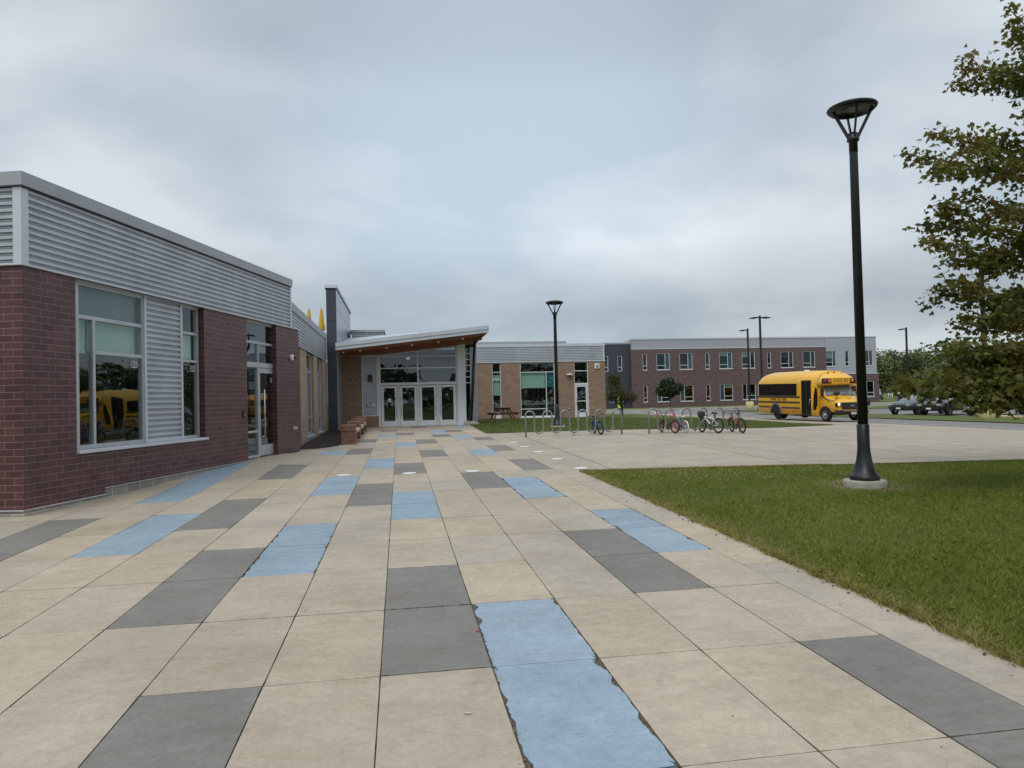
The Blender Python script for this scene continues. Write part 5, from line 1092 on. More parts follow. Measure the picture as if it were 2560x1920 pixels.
# ------------------------------------------------------------ cars: loft through stations (x, half width low, half width at belt, roof half width, z sill, z belt, z roof)
def car(loc, head, kind, colr, label, name='parked_car', L_=4.6, group='cars in the car park', rim=(.35,.35,.37)):
    T = empty(name, loc, head, label, 'car', group)
    pm_ = paint('car_paint_'+label.split()[0], colr, .25, .2)
    if kind == 'sedan': st = [(-.5,.70,.62,.78,.82),(-.485,.84,.45,.90,.98),(-.40,.90,.30,.98,1.04),(-.30,.92,.30,1.0,1.06),(0,.93,.30,.98,.98),(.18,.92,.30,.95,.95),(.34,.91,.30,.90,.90),(.45,.86,.32,.78,.80),(.49,.74,.42,.66,.68)]; gh = [(-.40,.98,.62),(-.24,1.40,.58),(-.04,1.46,.60),(.08,1.42,.60),(.25,.94,.70)]; zr_ = 1.46
    else: st = [(-.5,.76,.6,.95,1.0),(-.49,.88,.45,1.05,1.12),(-.42,.92,.34,1.1,1.14),(-.2,.94,.34,1.1,1.12),(.1,.94,.34,1.08,1.08),(.25,.93,.34,1.04,1.05),(.38,.92,.35,.98,1.0),(.47,.87,.38,.88,.92),(.5,.78,.5,.76,.78)]; gh = [(-.48,1.08,.74),(-.42,1.60,.64),(-.1,1.70,.66),(.08,1.66,.66),(.26,1.05,.76)]; zr_ = 1.7
    rings = []
    for (t, w_, zb_c, zbelt, ztop) in st:
        x = t*L_; p = [(-w_*.9, zb_c), (-w_, zb_c+.12), (-w_, (zb_c+zbelt)/2), (-w_*.97, zbelt-.04), (-w_*.88, ztop-.01 if ztop > zbelt else zbelt), (-w_*.5, ztop+.02), (0, ztop+.03)]
        p = p+[(-a, b) for a, b in p[-2::-1]]; rings.append([(x, a, b) for a, b in p])
    bo = MB().loft(rings); bo.build('body', pm_, T)
    gr_ = MB(); rg_ = []
    for (t, z, w_) in gh:
        x = t*L_; lo = .92 if kind == 'sedan' else 1.0; lo = min(lo, z-.01); wl = .84
        p = [(-wl, lo), (-(wl*.35+w_*.65), lo+(z-lo)*.7), (-w_*.92, z-.03), (-w_*.5, z), (0, z+.01)]; p = p+[(-a, b) for a, b in p[-2::-1]]; rg_.append([(x, a, b) for a, b in p])
    gr_.loft(rg_); G_ = gr_.build('greenhouse', gm2, T)
    rf = MB(); rr = []
    for (t, z, w_) in gh[1:-1]:
        x = t*L_; rr.append([(x,-w_*.95,z-.05),(x,-w_*.5,z+.012),(x,0,z+.022),(x,w_*.5,z+.012),(x,w_*.95,z-.05)])
    rf.loft(rr, cap=False, closed=False); rf.build('roof', pm_, T)
    for s_ in (-1, 1):
        for (i, j) in ((0,1),(2,2),(3,4)):
            pass
        for t in (.315, -.305):
            wheel(T, t*L_, s_*.80, .335, .22, s_, mat('alloy_rim', rim, .35, .6) if s_ == 1 and t > 0 else bpy.data.materials.get('alloy_rim') or M['chrome'])
            MB().prism([(t*L_+.40*math.cos(PI*k/10), .34+.40*math.sin(PI*k/10)) for k in range(11)], s_*.945, s_*.80).build('wheel_well', M['black'], T)
        MB().bbox(L_*.462, L_*.492, min(s_*.50,s_*.80), max(s_*.50,s_*.80), .62, .74, .015).build('headlight', M['chrome'], T)
        MB().bbox(-L_*.497, -L_*.47, min(s_*.50,s_*.82), max(s_*.50,s_*.82), .78 if kind == 'sedan' else .95, .92 if kind == 'sedan' else 1.1, .015).build('tail_light', M['redlens'], T)
        MB().bbox(L_*.12, L_*.15, min(s_*.92,s_*1.08), max(s_*.92,s_*1.08), .96, 1.08, .02).build('side_mirror', pm_, T)
    MB().bbox(L_*.485, L_*.497, -.45, .45, .40, .60, .02).build('grille', M['black'], T)
    MB().box(L_*.497, L_*.500, -.16, .16, .42, .53).build('licence_plate', M['white'], T)
    return T
def cpos(u, v, z=0): x_, y_ = xy(u, v); return (x_, y_, z)
WD = R(180+9+20)
car(cpos(36.1, 45.2), WD, 'sedan', (.045,.050,.058), 'dark grey sedan nosed to the grass strip, leftmost of the parked row')
car(cpos(36.3, 42.6), WD, 'sedan', (.012,.012,.014), 'black sedan parked directly right of the dark grey sedan')
car(cpos(37.4, 39.9), WD, 'suv', (.62,.63,.65), 'white car parked behind the maple leaves, right of the black sedan')
car(cpos(37.1, 35.4), WD, 'suv', (.03,.036,.045), 'dark blue-grey car at the right edge behind the wheel stop', L_=4.7)
car(cpos(38.5, 31.5), WD, 'sedan', (.25,.26,.28), 'silver sedan beyond the right frame edge of the parked row')
car((29.1, 63.4, .02), R(172), 'suv', (.012,.012,.014), 'black car behind the school bus, only its tail showing past the lamp post')
car((67.0, 131, 0), R(60), 'suv', (.10,.12,.15), 'grey blue car parked far off left of the white rack')
car((71.6, 130, 0), R(40), 'sedan', (.40,.41,.43), 'small silver car far off at the corner of the classroom building')
car((44.0, 76.5, 0), R(5), 'suv', (.02,.02,.022), 'black car far off beside the yellow pole footing')
for k, (xx, yy, c_, kd, lb) in enumerate([(62,105,(.62,.63,.65),'suv','white van-like car in the far row under the distant trees'),(68,103,(.5,.51,.52),'sedan','pale silver car in the far row, right of the white one'),(75,105,(.62,.62,.62),'suv','white car in the far row seen through the lower leaves'),(58,98,(.06,.07,.09),'suv','dark car in the far row left of the white ones')]):
    car((xx, yy, 0), R(185+k*3), kd, c_, lb)
# small roadside sign and white cone shape far off
T = empty('site_sign', (75.5, 126, 0), R(-20), 'small red and white sign between posts before the distant trees', 'sign')
m_ = MB(); m_.box(-1.3,-1.1,-.1,.1,0,3.2); m_.box(1.1,1.3,-.1,.1,0,3.0); m_.build('post', M['white'], T); MB().bbox(-1.1,1.1,-.08,.08,1.4,3.0,.04).build('board', M['white'], T); MB().box(-.85,.85,-.09,-.08,1.6,2.8).build('panel', mat('dull_red', (.2,.05,.05), .7), T); T.scale = (.5,.5,.62)
T = empty('marker_cone', (68.3, 126, 0), 0, 'tall thin white cone marker before the distant trees', 'cone'); MB().lathe([(.35,0),(.22,.6),(.12,1.5),(.05,2.7),(0,2.7)], n=12).build('cone', M['white'], T)
# ------------------------------------------------------------ foliage
def leaf_mat(name, cols, trans=.35):
    m, nt, b = nmat(name); L = nt.links.new; b.inputs['Roughness'].default_value = .55; b.inputs['Specular IOR Level'].default_value = .35
    gi = N(nt, 'ShaderNodeAttribute', attribute_name='Var'); rp = N(nt, 'ShaderNodeValToRGB'); L(gi.outputs['Fac'], rp.inputs[0]); e = rp.color_ramp.elements
    e[0].position = 0; e[0].color = (*cols[0], 1); e[1].position = 1; e[1].color = (*cols[-1], 1)
    for i, c in enumerate(cols[1:-1]): k = e.new((i+1)/(len(cols)-1)); k.color = (*c, 1)
    L(rp.outputs[0], b.inputs['Base Color'])
    tl = N(nt, 'ShaderNodeBsdfTranslucent'); L(rp.outputs[0], tl.inputs[0]); mx = N(nt, 'ShaderNodeMixShader'); mx.inputs[0].default_value = trans
    out = [n for n in nt.nodes if n.type == 'OUTPUT_MATERIAL'][0]; L(b.outputs[0], mx.inputs[1]); L(tl.outputs[0], mx.inputs[2]); L(mx.outputs[0], out.inputs[0])
    return m
def leaves_mesh(name, pos, size, shape, m, parent, r_, var=None, droop=.4, up_bias=.5, flat=None):
    """pos (n,3), size (n,), shape list of (x,y) outline as fan; builds all leaves of one crown"""
    n = len(pos); k = len(shape); sh = np.array(shape)
    a = r_.uniform(0, 2*np.pi, n); nrm = r_.normal(size=(n, 3)); nrm[:, 2] = np.abs(nrm[:, 2])+up_bias; nrm /= np.linalg.norm(nrm, axis=1)[:, None]
    t = np.stack([np.cos(a), np.sin(a), -np.full(n, droop)], 1); t -= nrm*(t*nrm).sum(1)[:, None]; t /= np.linalg.norm(t, axis=1)[:, None]; bt = np.cross(nrm, t)
    P = pos[:, None, :]+size[:, None, None]*(sh[None, :, 0, None]*t[:, None, :]+sh[None, :, 1, None]*bt[:, None, :])
    bend = (np.abs(sh[:, 1])*.35+np.maximum(sh[:, 0], 0)**2*.25)[None, :, None]; P = P-nrm[:, None, :]*bend*size[:, None, None]
    V = P.reshape(-1, 3); me = bpy.data.meshes.new(name); me.vertices.add(n*k); me.vertices.foreach_set('co', V.ravel().astype('f'))
    me.loops.add(n*k); me.loops.foreach_set('vertex_index', np.arange(n*k, dtype='i')); me.polygons.add(n); me.polygons.foreach_set('loop_start', np.arange(0, n*k, k, dtype='i'))
    me.update(calc_edges=True); me.materials.append(m)
    v = r_.uniform(0, 1, n) if var is None else var
    at = me.attributes.new('Var', 'FLOAT', 'POINT'); at.data.foreach_set('value', np.repeat(v, k).astype('f'))
    o = bpy.data.objects.new(name, me); COL.objects.link(o); o.parent = parent; return o
MAPLE = [(0,0),(.10,.16),(.02,.34),(.16,.30),(.22,.50),(.36,.34),(.40,.22),(.58,.30),(.62,.16),(.86,.14),(.78,.05),(1.05,0),(.78,-.05),(.86,-.14),(.62,-.16),(.58,-.30),(.40,-.22),(.36,-.34),(.22,-.50),(.16,-.30),(.02,-.34),(.10,-.16)]
CARD = [(-.5,-.1),(-.1,-.45),(.35,-.3),(.55,.1),(.2,.45),(-.3,.35)]
OVAL = [(0,0),(.3,.2),(.7,.18),(1,0),(.7,-.18),(.3,-.2)]
bark = mat('maple_bark', (.07,.055,.045), .9, 0, .3, 8, bump=.5, bscale=30)
EYEP = Vector((0, 0, EYE))
def pxd(px, py, dist):
    # a point of the tree standing `dist` metres in front of the lens plane
    d_ = fw*1782+rt*(px-1280)+up*(960-py); return EYEP+d_*(dist/d_.y)
def px3(d): return d
# maple at the right, trunk outside the frame
TX, TY = 13.6, 13.3; tz = gz(TX, TY)
T = empty('maple_tree', (TX, TY, tz), 0, 'broad maple with olive to bronze lobed leaves reaching in from the right edge', 'tree')
org = Vector((TX, TY, tz))
tr = MB(); trunk = [Vector((0,0,-.1)), Vector((-.05,.05,1.6)), Vector((.05,0,3.2)), Vector((0,.05,5.5)), Vector((.1,0,8.2)), Vector((.05,.0,10.5))]
tr.tube(trunk, [.22,.18,.16,.12,.07,.03], 12)
rt2 = random.Random(21)
# branch targets: (x, y in the photo, distance), limb spread
TIPS = [(2262,385,12.8),(2330,330,12.2),(2400,365,13),(2480,330,12.5),(2540,395,13.2),(2330,420,11.6),
 (2375,205,13.2),(2400,165,12.8),(2470,180,12.4),(2540,215,13.0),(2530,60,13.4),(2515,15,13.0),(2555,130,12.5),(2556,285,12.1),
 (2300,560,12.9),(2345,510,12.4),(2310,600,12.0),(2400,480,12.6),(2440,560,12.0),(2500,500,13),(2360,650,12.7),(2420,640,12.1),(2520,610,12.3),(2550,520,11.8),
 (2330,720,12.8),(2390,700,12.0),(2450,740,12.5),(2520,720,12.9),(2400,790,12.2),(2385,805,12.9),(2490,800,12.0),(2550,800,12.6),
 (2372,885,11.2),(2370,870,10.8),(2420,880,11.4),(2480,860,10.9),(2540,880,11.5),(2388,920,11.0),(2410,950,11.3),(2470,940,10.9),(2530,950,11.2),(2368,905,11.4),
 (2243,955,10.6),(2268,960,10.4),(2300,968,10.6),(2262,978,10.5),(2390,985,10.9),(2450,995,10.6),(2520,990,11.0),(2400,1005,10.4),(2440,1012,10.7),(2500,1012,10.6),(2545,1000,10.9),(2290,975,10.2),(2550,960,10.3)]
lp = []; lvar = []; clump = []
rl = np.random.default_rng(5)
mains = {}
def trunk_at(z):
    for a, b in zip(trunk, trunk[1:]):
        if a.z <= z <= b.z: return a+(b-a)*((z-a.z)/(b.z-a.z))
    return trunk[-1]
br_ = MB(); segs = []
groups = [TIPS[0:6], TIPS[6:14], TIPS[14:24], TIPS[24:32], TIPS[32:42], TIPS[42:55]]
def add_branch(path, r0, r1, n=6):
    m_ = len(path); br_.tube(path, [r0+(r1-r0)*i/(m_-1) for i in range(m_)], n)
def curve(a, b, sag, k=6):
    mid = (a+b)/2+Vector((0,0,sag)); return [a*(1-t)**2+mid*2*t*(1-t)+b*t*t for t in [i/(k-1) for i in range(k)]]
extra = []
for gi_, g in enumerate(groups):
    pts = [pxd(*q)-org for q in g]; cen = sum(pts, Vector())/len(pts)
    base = trunk_at(max(1.5, min(9, cen.z-1.6+rt2.uniform(-.3,.3))))
    hub = base+(cen-base)*.62; hub.z += .1; path = curve(base, hub, .25); add_branch(path, .065, .035, 8)
    for p in pts:
        c_ = curve(hub if rt2.random() < .6 else path[3], p, rt2.uniform(-.05,.22), 7); add_branch(c_, .026, .007, 5); segs.append((c_, 1.0))
        for q in range(3):
            s0 = c_[rt2.randrange(2, 6)]; e0 = s0+Vector((rt2.uniform(-.45,.35), rt2.uniform(-.5,.5), rt2.uniform(-.28,.30))); c2 = curve(s0, e0, .03, 4); add_branch(c2, .010, .004, 4); segs.append((c2, .8))
# the crown outside the frame: so that it looks a whole tree from other sides
for q in range(46):
    a = rt2.uniform(0, 2*PI); z = rt2.uniform(1.9, 10.2); rr_ = rt2.uniform(1.3, 3.5)*(1.0 if z < 6 else max(.25, 1-(z-6)/6))
    e0 = Vector((rr_*math.cos(a), rr_*math.sin(a), z))
    w0 = org+e0
    if w0.x/w0.y < .735: continue
    c_ = curve(trunk_at(max(1.5, z-1.2)), e0, .2, 6); add_branch(c_, .04, .006, 6); segs.append((c_, 1.3))
for c_, w_ in segs:
    if c_[-1].z+tz < 2.15: w_ *= .72
    L_ = sum((b-a).length for a, b in zip(c_, c_[1:])); n_ = int(L_*72*w_)+13
    for q in range(n_):
        t = 1-abs(rl.normal(0, .42)); 
        if t < .12: continue
        i = min(len(c_)-2, int(t*(len(c_)-1))); f_ = t*(len(c_)-1)-i; p = c_[i]+(c_[i+1]-c_[i])*f_
        sd = .085+.06*(1-t); p = p+Vector((rl.normal(0, sd), rl.normal(0, sd*1.3), rl.normal(-.02, sd*.8)))
        lp.append(p[:]); lvar.append(0)
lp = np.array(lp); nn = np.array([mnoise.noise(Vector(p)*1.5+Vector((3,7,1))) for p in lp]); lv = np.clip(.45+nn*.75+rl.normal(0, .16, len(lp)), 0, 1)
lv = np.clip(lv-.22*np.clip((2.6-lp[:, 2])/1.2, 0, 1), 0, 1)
tr.build('trunk', bark, T); br_.build('branches', bark, T, calc=False)
M['leaf'] = leaf_mat('maple_leaf', [(.075,.092,.020),(.115,.130,.024),(.155,.155,.028),(.18,.148,.032),(.19,.11,.036)], .5)
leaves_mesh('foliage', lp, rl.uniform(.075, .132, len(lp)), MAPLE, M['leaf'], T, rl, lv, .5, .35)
# ------------------------------------------------------------ other trees: trunk, limbs, leaf clumps through the crown
def tree(x, y, h, rad, cols, n, size, label, z0=0, crown=.25, group='trees beyond the car park', shape='round', name='tree', seed=0, shp=CARD, bare=0, droop=.2):
    r_ = np.random.default_rng(seed+int(abs(x)*10)); T = empty(name, (x, y, z0), 0, label, 'tree', group)
    t_ = MB(); hh = h*(.8 if shape != 'cone' else .95); t_.tube([(0,0,-.2),(.03*h*.3,0,h*.3),(0,.02*h,hh)], [h*.022+.02, h*.016+.01, .02], 8)
    cz = h*(crown+(1-crown)/2); hz = h*(1-crown)/2; blobs = []
    nb = 14 if n > 900 else 9
    for k in range(nb):
        a = r_.uniform(0, 6.28); e_ = r_.uniform(-.8, .95)
        if shape == 'cone': q = (e_+1)/2; rr_ = rad*(1-q)*.8
        else: rr_ = rad*math.sqrt(max(0, 1-e_*e_))*r_.uniform(.35, .8)
        c_ = np.array([rr_*math.cos(a), rr_*math.sin(a), cz+hz*e_*.82]); blobs.append((c_, rad*(r_.uniform(.28,.5) if shape != 'cone' else .22+.25*(1-(e_+1)/2))))
        t_.tube([(0,0,max(h*.15, c_[2]-rad*.7)), tuple(c_*np.array([.6,.6,1])-np.array([0,0,rad*.15])), tuple(c_)], [h*.008+.008, h*.005+.005, .006], 5, cap=False)
    t_.build('trunk', bark, T, calc=False)
    P = []; V = []
    per = n//nb
    for c_, b_ in blobs:
        d_ = r_.normal(size=(per, 3)); d_ /= np.linalg.norm(d_, axis=1)[:, None]; rr_ = b_*(r_.uniform(.35, 1.12, per))[:, None]; P.append(c_+d_*rr_*np.array([1,1,.8])); V.append(np.clip(r_.normal(.5+r_.normal(0,.18), .16, per), 0, 1))
    P = np.concatenate(P); V = np.concatenate(V)
    key = 'leafmat_'+'_'.join('%.3f' % c for c in cols[0]); mt_ = bpy.data.materials.get(key) or leaf_mat(key, cols, .25)
    leaves_mesh('crown', P, r_.uniform(size*.7, size*1.3, len(P)), shp, mt_, T, r_, V, droop, .3)
    return T
G1 = [(.06,.085,.032),(.11,.145,.055),(.17,.205,.085)]; G2_ = [(.09,.115,.045),(.16,.19,.07),(.24,.255,.11)]; G3 = [(.015,.028,.014),(.03,.05,.022),(.05,.075,.03)]; OL = [(.05,.05,.018),(.085,.08,.028),(.12,.105,.04)]  # paler far-tree greens are lightened, with slight aerial haze put into the colour
tree(8.5, 55.5, 3.6, 1.35, OL, 5200, .12, 'small wide weeping tree with brownish olive leaves beside the tan wing', z0=gz(8.5,55.5)-.05, crown=.10, group=None, name='crabapple_tree', seed=4, shp=OVAL, droop=1.3)
tree(21.0, 95.0, 3.9, 1.7, G3, 3000, .26, 'small dark green layered tree before the ground-floor windows of the classroom building', z0=.03, crown=.30, group=None, name='small_tree', seed=8)
far = [(74,146,9.6,5.2,G2_,'round','pale green leafy tree at the corner of the classroom building'),(82,150,10.6,6.0,G1,'round','tall mid-green tree right of the building corner'),(85,136,8.6,5.5,G2_,'round','olive green tree behind the single-arm light pole'),
 (91,146,7.8,5.0,G1,'round','lower green tree between light pole and utility pole'),(97,150,10.6,2.6,G3,'cone','narrow dark conifer left of the utility pole'),(101,152,9.4,2.4,G3,'cone','shorter narrow conifer next to the tall one'),
 (107,150,9.5,5.2,G3,'round','dark tree right behind the utility pole'),(112,138,12.5,6.5,G2_,'round','big yellowish green tree behind the maple branch tips'),(122,140,14.5,7.2,G2_,'round','tallest pale olive tree beyond the car park'),(134,142,13,7.0,G1,'round','broad green tree behind the maple crown'),
 (64,140,9.6,4.6,G1,'round','green tree hidden half behind the grey end of the classroom building')]
for k, (x, y, h, rd, c_, s_, lb) in enumerate(far): tree(x, y, h, rd, c_, 6000, .36, lb, shape=s_, seed=k*3, crown=.08, name='conifer_tree' if s_ == 'cone' else 'broadleaf_tree')
# a far-off wood closing the horizon behind and to the right
def wood(name, pts, h, n, size, cols, label, seed):
    r_ = np.random.default_rng(seed); P = []
    for (x0, y0), (x1, y1) in zip(pts, pts[1:]):
        L_ = math.hypot(x1-x0, y1-y0); m_ = int(n*L_/100); t = r_.uniform(0, 1, m_); w_ = r_.normal(0, 5, m_); nx, ny = -(y1-y0)/L_, (x1-x0)/L_
        X = x0+(x1-x0)*t+nx*w_; Y_ = y0+(y1-y0)*t+ny*w_; s = t*L_
        top = h*(.70+.20*np.sin(s*.21+x0)+.16*np.sin(s*.093+1.3)+.10*np.sin(s*.47)); P.append(np.stack([X, Y_, top*np.sqrt(r_.uniform(0, 1, m_))], 1))
    P = np.concatenate(P); V = np.clip(.5+.28*np.sin(P[:, 0]*.35+P[:, 1]*.22)+r_.normal(0, .18, len(P)), 0, 1)
    o = leaves_mesh(name, P, r_.uniform(size*.7, size*1.3, len(P)), CARD, leaf_mat(name+'_leaf', cols, .2), None, r_, V); tag(o, label, 'wood', kind='stuff')
wood('distant_wood', [(92,165),(112,172),(150,150),(160,105),(150,60),(130,10),(110,-60),(60,-95),(-20,-90),(-90,-40)], 13.5, 8500, .95, G1, 'distant belt of green trees closing the horizon beyond the car park', 2)
# hedge and low planting at the foot of the classroom building
for k, (xx, yy, w_, h_) in enumerate([(44.5,104.8,2.2,1.5),(47.3,105.2,1.6,1.1),(40.0,104.0,1.4,1.0)]):
    r_ = np.random.default_rng(k+40); T = empty('shrub', (xx, yy, .05), 0, ['largest dark green shrub under the ground-floor windows of the classroom building','mid-sized shrub right of the largest one by the classroom building','small low shrub left of the other two by the classroom building'][k], 'shrub', 'shrubs at the foot of the classroom building')
    d_ = r_.normal(size=(700, 3)); d_ /= np.linalg.norm(d_, axis=1)[:, None]; P = d_*np.array([w_, 1.0, h_])*r_.uniform(.5, 1, 700)[:, None]; P[:, 2] = np.abs(P[:, 2]); leaves_mesh('foliage', P, r_.uniform(.2, .4, 700), CARD, bpy.data.materials['leafmat_0.015_0.028_0.014'], T, r_)
    t_ = MB(); [t_.tube([(0,0,0),(w_*.5*math.cos(a),.4*math.sin(a),h_*.7)], [.05,.02], 5) for a in (0,1.6,3.1,4.7)]; t_.build('stem', bark, T)
# ------------------------------------------------------------ grass
def pip(px_, py_, poly):
    ins = np.zeros(len(px_), bool); j = len(poly)-1
    for i in range(len(poly)):
        xi, yi = poly[i]; xj, yj = poly[j]
        c_ = ((yi > py_) != (yj > py_)) & (px_ < (xj-xi)*(py_-yi)/(yj-yi+1e-12)+xi); ins ^= c_; j = i
    return ins
def vnoise(x, y, s, sd):
    r_ = np.random.default_rng(sd); out = np.zeros_like(x)
    for k in range(7):
        a = r_.uniform(0, 6.28); f_ = s*r_.uniform(.5, 1.8); out += np.sin((x*math.cos(a)+y*math.sin(a))*f_+r_.uniform(0, 6.28))
    return out/7
def gza(u, v):
    t = np.clip((u-6)/22, 0, 1); return .0145*np.clip(v, -5, 36)*(1-t*t*(3-2*t))
def blades(name, U_, V_, hgt, wid, dry, m, label, lean=.75, seed=1, edge_out=None):
    r_ = np.random.default_rng(seed); n = len(U_); a = r_.uniform(0, 6.28, n); Z_ = gza(U_, V_)-.012
    la = r_.uniform(0, 6.28, n) if edge_out is None else edge_out; ll = hgt*r_.uniform(.1, lean*2, n)
    dx_, dy_ = np.cos(a)*wid/2, np.sin(a)*wid/2; b0 = np.stack([U_-dx_, V_-dy_, Z_], 1); b1 = np.stack([U_+dx_, V_+dy_, Z_], 1)
    mx_ = np.stack([U_+np.cos(la)*ll*.35, V_+np.sin(la)*ll*.35, Z_+hgt*.6], 1); m0 = mx_-np.stack([dx_, dy_, 0*dx_], 1)*.7; m1_ = mx_+np.stack([dx_, dy_, 0*dx_], 1)*.7
    tp = np.stack([U_+np.cos(la)*ll, V_+np.sin(la)*ll, Z_+hgt*r_.uniform(.8, 1, n)], 1)
    V = np.stack([b0, b1, m1_, tp, m0], 1).reshape(-1, 3); me = bpy.data.meshes.new(name); me.vertices.add(n*5); me.vertices.foreach_set('co', V.ravel().astype('f'))
    me.loops.add(n*5); me.loops.foreach_set('vertex_index', np.arange(n*5, dtype='i')); me.polygons.add(n); me.polygons.foreach_set('loop_start', np.arange(0, n*5, 5, dtype='i')); me.update(calc_edges=True)
    at = me.attributes.new('Var', 'FLOAT', 'POINT'); at.data.foreach_set('value', np.repeat(dry, 5).astype('f')); me.materials.append(m)
    o = bpy.data.objects.new(name, me); COL.objects.link(o); o.rotation_euler = GROT; tag(o, label, 'grass', kind='stuff'); return o
gm_ = leaf_mat('grass_blade', [(.155,.195,.022),(.225,.265,.035),(.30,.31,.055),(.43,.34,.14),(.52,.41,.24)], .4)
rg = np.random.default_rng(9)
UU, VV = [], []
for (v0, v1, umax, dens) in ((1.5,4.5,9.5,4200),(4.5,7,11,2900),(7,10,14,1500),(10,14.6,20,800)):
    n = int((umax-3.7)*(v1-v0)*dens); UU.append(rg.uniform(3.7, umax, n)); VV.append(rg.uniform(v0, v1, n))
UU = np.concatenate(UU); VV = np.concatenate(VV)
wob = .035*vnoise(UU*0, VV, 3.2, 3)+.02*vnoise(UU*0, VV, 11, 4)
keep = pip(UU-wob, VV, NEAR) & (UU/np.maximum(VV,.1) < 2.2)
lamp_d = np.hypot(UU-7.72, VV-10.98); keep &= (lamp_d > .36)
bare = vnoise(UU, VV, 2.6, 8) ; bdirt = np.exp(-((UU-4.75)**2/.16+(VV-3.75)**2/.12)); keep &= rg.uniform(0, 1, len(UU)) > bdirt*.96
UU, VV, lamp_d = UU[keep], VV[keep], lamp_d[keep]
ed = np.clip(1-(UU-3.72-.10*vnoise(UU, VV, 2.5, 12))/.45, 0, 1); ed2 = np.clip(1-(14.35-VV-(UU-3.7)*.10)/.3, 0, 1)*np.clip((8-UU)/3, 0, 1)
dry = np.clip(.28+.24*vnoise(UU, VV, 1.6, 5)+.16*vnoise(UU, VV, 6, 6)+rg.normal(0, .14, len(UU))+.62*ed*rg.uniform(.2, 1, len(UU))+.4*ed2+1.0*np.exp(-((lamp_d-.36)/.36)**2), 0, 1)
hgt = (.036+.010*vnoise(UU, VV, 1.7, 7)+rg.uniform(-.01, .02, len(UU)))*(1+.45*ed)*(1-.4*np.exp(-((lamp_d-.36)/.3)**2))
ne = 15000; ev = rg.uniform(1.2, 14.5, ne); ev = np.where(rg.uniform(0, 1, ne) < .5, rg.uniform(1.2, 7, ne), ev); wobe = .035*vnoise(ev*0, ev, 3.2, 3)+.02*vnoise(ev*0, ev, 11, 4)+.03*vnoise(ev*0, ev, 25, 14)
eu = 3.735+wobe+rg.normal(0, .03, ne); n2_ = 5000; fu = rg.uniform(3.7, 9, n2_); fv = 14.52-(fu-3.74)*.115+rg.normal(0, .04, n2_)
UU = np.concatenate([UU, eu, fu]); VV = np.concatenate([VV, ev, fv]); hgt = np.concatenate([hgt, rg.uniform(.03, .085, ne), rg.uniform(.03, .06, n2_)]); dry = np.concatenate([dry, np.clip(rg.normal(.62, .2, ne), 0, 1), np.clip(rg.normal(.6, .2, n2_), 0, 1)])
far_ = np.hypot(UU, VV); wid = .0020+.00042*far_
blades('grass', UU, VV, hgt, wid, dry, gm_, 'dense mown grass of the near lawn, dry and brown along its paved edge', seed=2)
# second lawn: short, only its silhouette and tone
n = 90000; U2_ = rg.uniform(3.4, 21, n); V2_ = rg.uniform(28, 44, n)*1.0; kp = pip(U2_, V2_, LAWN2); U2_, V2_ = U2_[kp], V2_[kp]
gm2_ = leaf_mat('far_grass_blade', [(.10,.14,.03),(.15,.19,.05),(.20,.225,.07),(.24,.22,.10)], .3)
o = blades('grass', U2_, V2_, np.full(len(U2_), .045)+rg.uniform(-.01,.012,len(U2_)), np.full(len(U2_), .022), np.clip(.4+.2*vnoise(U2_, V2_, 1.1, 2)+rg.normal(0, .15, len(U2_)), 0, 1), gm2_, 'short paler grass of the second lawn before the tan wing', seed=3); o.location.z = .025
# clover flowers
n = 150; cu = rg.normal(6.4, 1.0, n); cv = rg.uniform(12.0, 13.6, n); cu = np.concatenate([cu, rg.uniform(8, 12, 60)]); cv = np.concatenate([cv, rg.uniform(12.2, 13.7, 60)])
mb_ = MB()
for a, b in zip(cu, cv):
    z = float(gza(np.array(a), np.array(b)))+.045; s_ = .006; mb_.add([(a-s_,b,z),(a,b-s_,z),(a+s_,b,z),(a,b+s_,z),(a,b,z+s_),(a,b,z-s_)], [(0,1,4),(1,2,4),(2,3,4),(3,0,4),(1,0,5),(2,1,5),(3,2,5),(0,3,5)])
o = mb_.build('clover_flowers', M['white'], rot=GROT, calc=False); tag(o, 'scatter of tiny white clover flowers along the far side of the near lawn', 'flowers', kind='stuff')
# weeds in the joints
W_ = [(-.85,6.35,.05,24),(-.85,6.65,.03,14),(-.85,6.95,.03,10),(-.65,5.87,.08,20),(-.30,5.86,.06,10),(-.78,5.95,.03,10),(3.30,9.9,.05,26),(3.36,7.25,.09,26),(3.55,7.22,.06,12),(3.3,9.0,.03,8),(-1.9,5.95,.05,12),(.56,3.6,.05,30),(.57,4.0,.05,26),(.56,4.35,.04,26),(.55,4.6,.03,18),(.54,3.3,.04,18),(1.22,4.4,.04,14),(1.2,5.7,.04,12),(-1.53,7.9,.05,16),(-.84,9.4,.04,10),(3.62,13,.05,10)]
wu, wv = [], []
for (a, b, s_, n_) in W_: wu.append(rg.normal(a, s_*.35, n_*2)); wv.append(rg.normal(b, s_, n_*2))
wu = np.concatenate(wu); wv = np.concatenate(wv)
o = blades('joint_weeds', wu, wv, rg.uniform(.006,.026,len(wu)), np.full(len(wu), .004), np.clip(rg.normal(.62,.22,len(wu)), 0, 1), gm_, 'small weeds and dry grass tufts growing in the paving joints', lean=.9, seed=7); o['category'] = 'weeds'
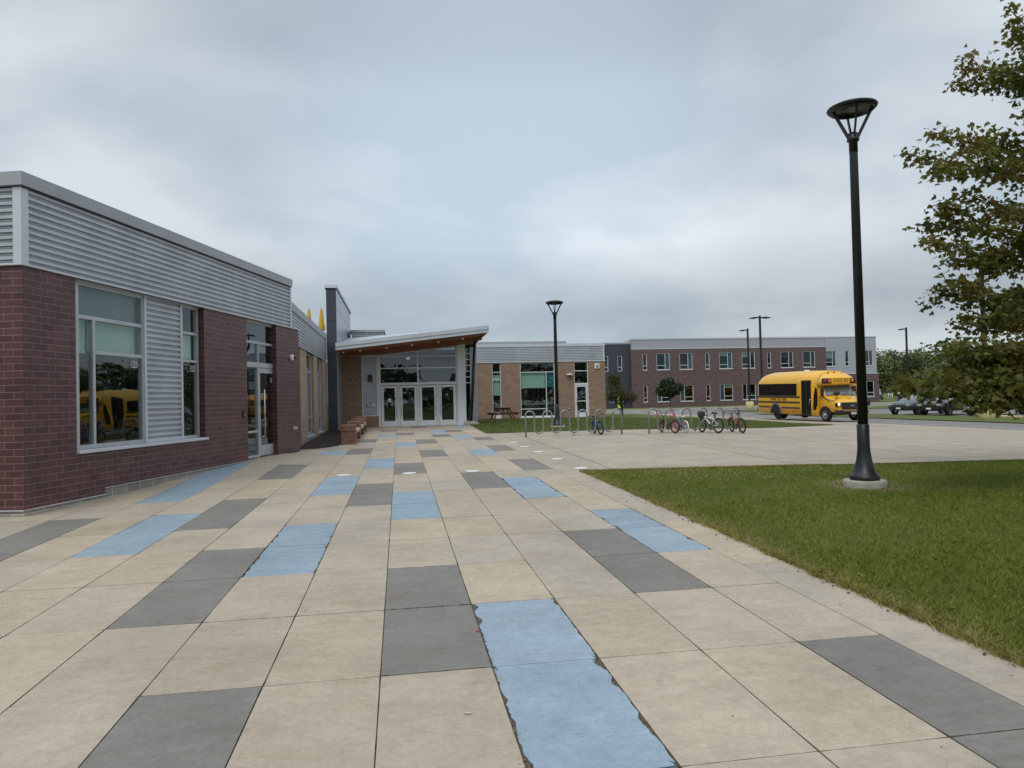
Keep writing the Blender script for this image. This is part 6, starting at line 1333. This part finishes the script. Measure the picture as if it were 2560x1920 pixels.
# crumbled mortar and grit where the blue tiles have chipped
mb_ = MB(); gu = []
for (uu, va, vb, w_) in ((.565,3.0,5.7,.035),(1.215,3.0,5.8,.02),(-1.515,7.25,9.8,.02),(-.855,7.25,9.8,.025),(2.64,7.3,9.8,.012),(1.93,11.2,13.9,.02),(3.30,7.3,9.7,.012)):
    for k in range(int((vb-va)*170)):
        a = rg.normal(uu, w_*.45); b = rg.uniform(va, vb); s_ = rg.uniform(.002, .006); z = guv(a, b)-.009; q = rg.uniform(0, 6.28)
        mb_.add([(a+s_*math.cos(q+t), b+s_*math.sin(q+t), z) for t in (0, 2.1, 4.2)]+[(a, b, z+s_*1.4)], [(0,1,3),(1,2,3),(2,0,3)], int(rg.integers(0, 3)))
for k in range(160):
    a = rg.uniform(-.15, .54); b = 5.845+rg.normal(0, .006); s_ = rg.uniform(.002, .006); z = guv(a, b)-.009; q = rg.uniform(0, 6.28)
    mb_.add([(a+s_*math.cos(q+t), b+s_*math.sin(q+t), z) for t in (0, 2.1, 4.2)]+[(a, b, z+s_*1.4)], [(0,1,3),(1,2,3),(2,0,3)], int(rg.integers(0, 3)))
o = mb_.build('joint_grit', [mat('grit_pale', (.35,.33,.29), .9), mat('grit_dark', (.07,.06,.045), .95), mat('grit_mid', (.2,.18,.14), .9)], rot=GROT, calc=False); tag(o, 'crumbled grit in the chipped edges of the blue tiles', 'grit', kind='stuff')
# leaf bits and pebbles lying about
mb_ = MB()
for k in range(420):
    if k < 230: a, b = rg.uniform(-7, 3.7), rg.uniform(2.6, 20)
    elif k < 330: a, b = rg.uniform(4, 21), rg.uniform(15, 27)
    else: a, b = 3.72-abs(rg.normal(0, .12)), rg.uniform(2.5, 14)
    s_ = rg.uniform(.003, .008) if k < 230 else rg.uniform(.006, .022); z = guv(a, b)+.003; q = rg.uniform(0, 6.28)
    mb_.add([(a+s_*math.cos(q+t)*(1 if j % 2 else .5), b+s_*math.sin(q+t)*(1 if j % 2 else .5), z) for j, t in enumerate((0, 1.3, 2.6, 3.9, 5.2))]+[(a, b, z+s_*.5)], [(0,1,5),(1,2,5),(2,3,5),(3,4,5),(4,0,5)], int(rg.integers(0, 3)))
o = mb_.build('leaf_litter', [mat('litter_brown', (.10,.06,.035), .9), mat('litter_dark', (.04,.035,.03), .95), mat('litter_pale', (.36,.31,.22), .9)], rot=GROT, calc=False); tag(o, 'tiny leaf bits and pebbles scattered over the paving', 'litter', kind='stuff')
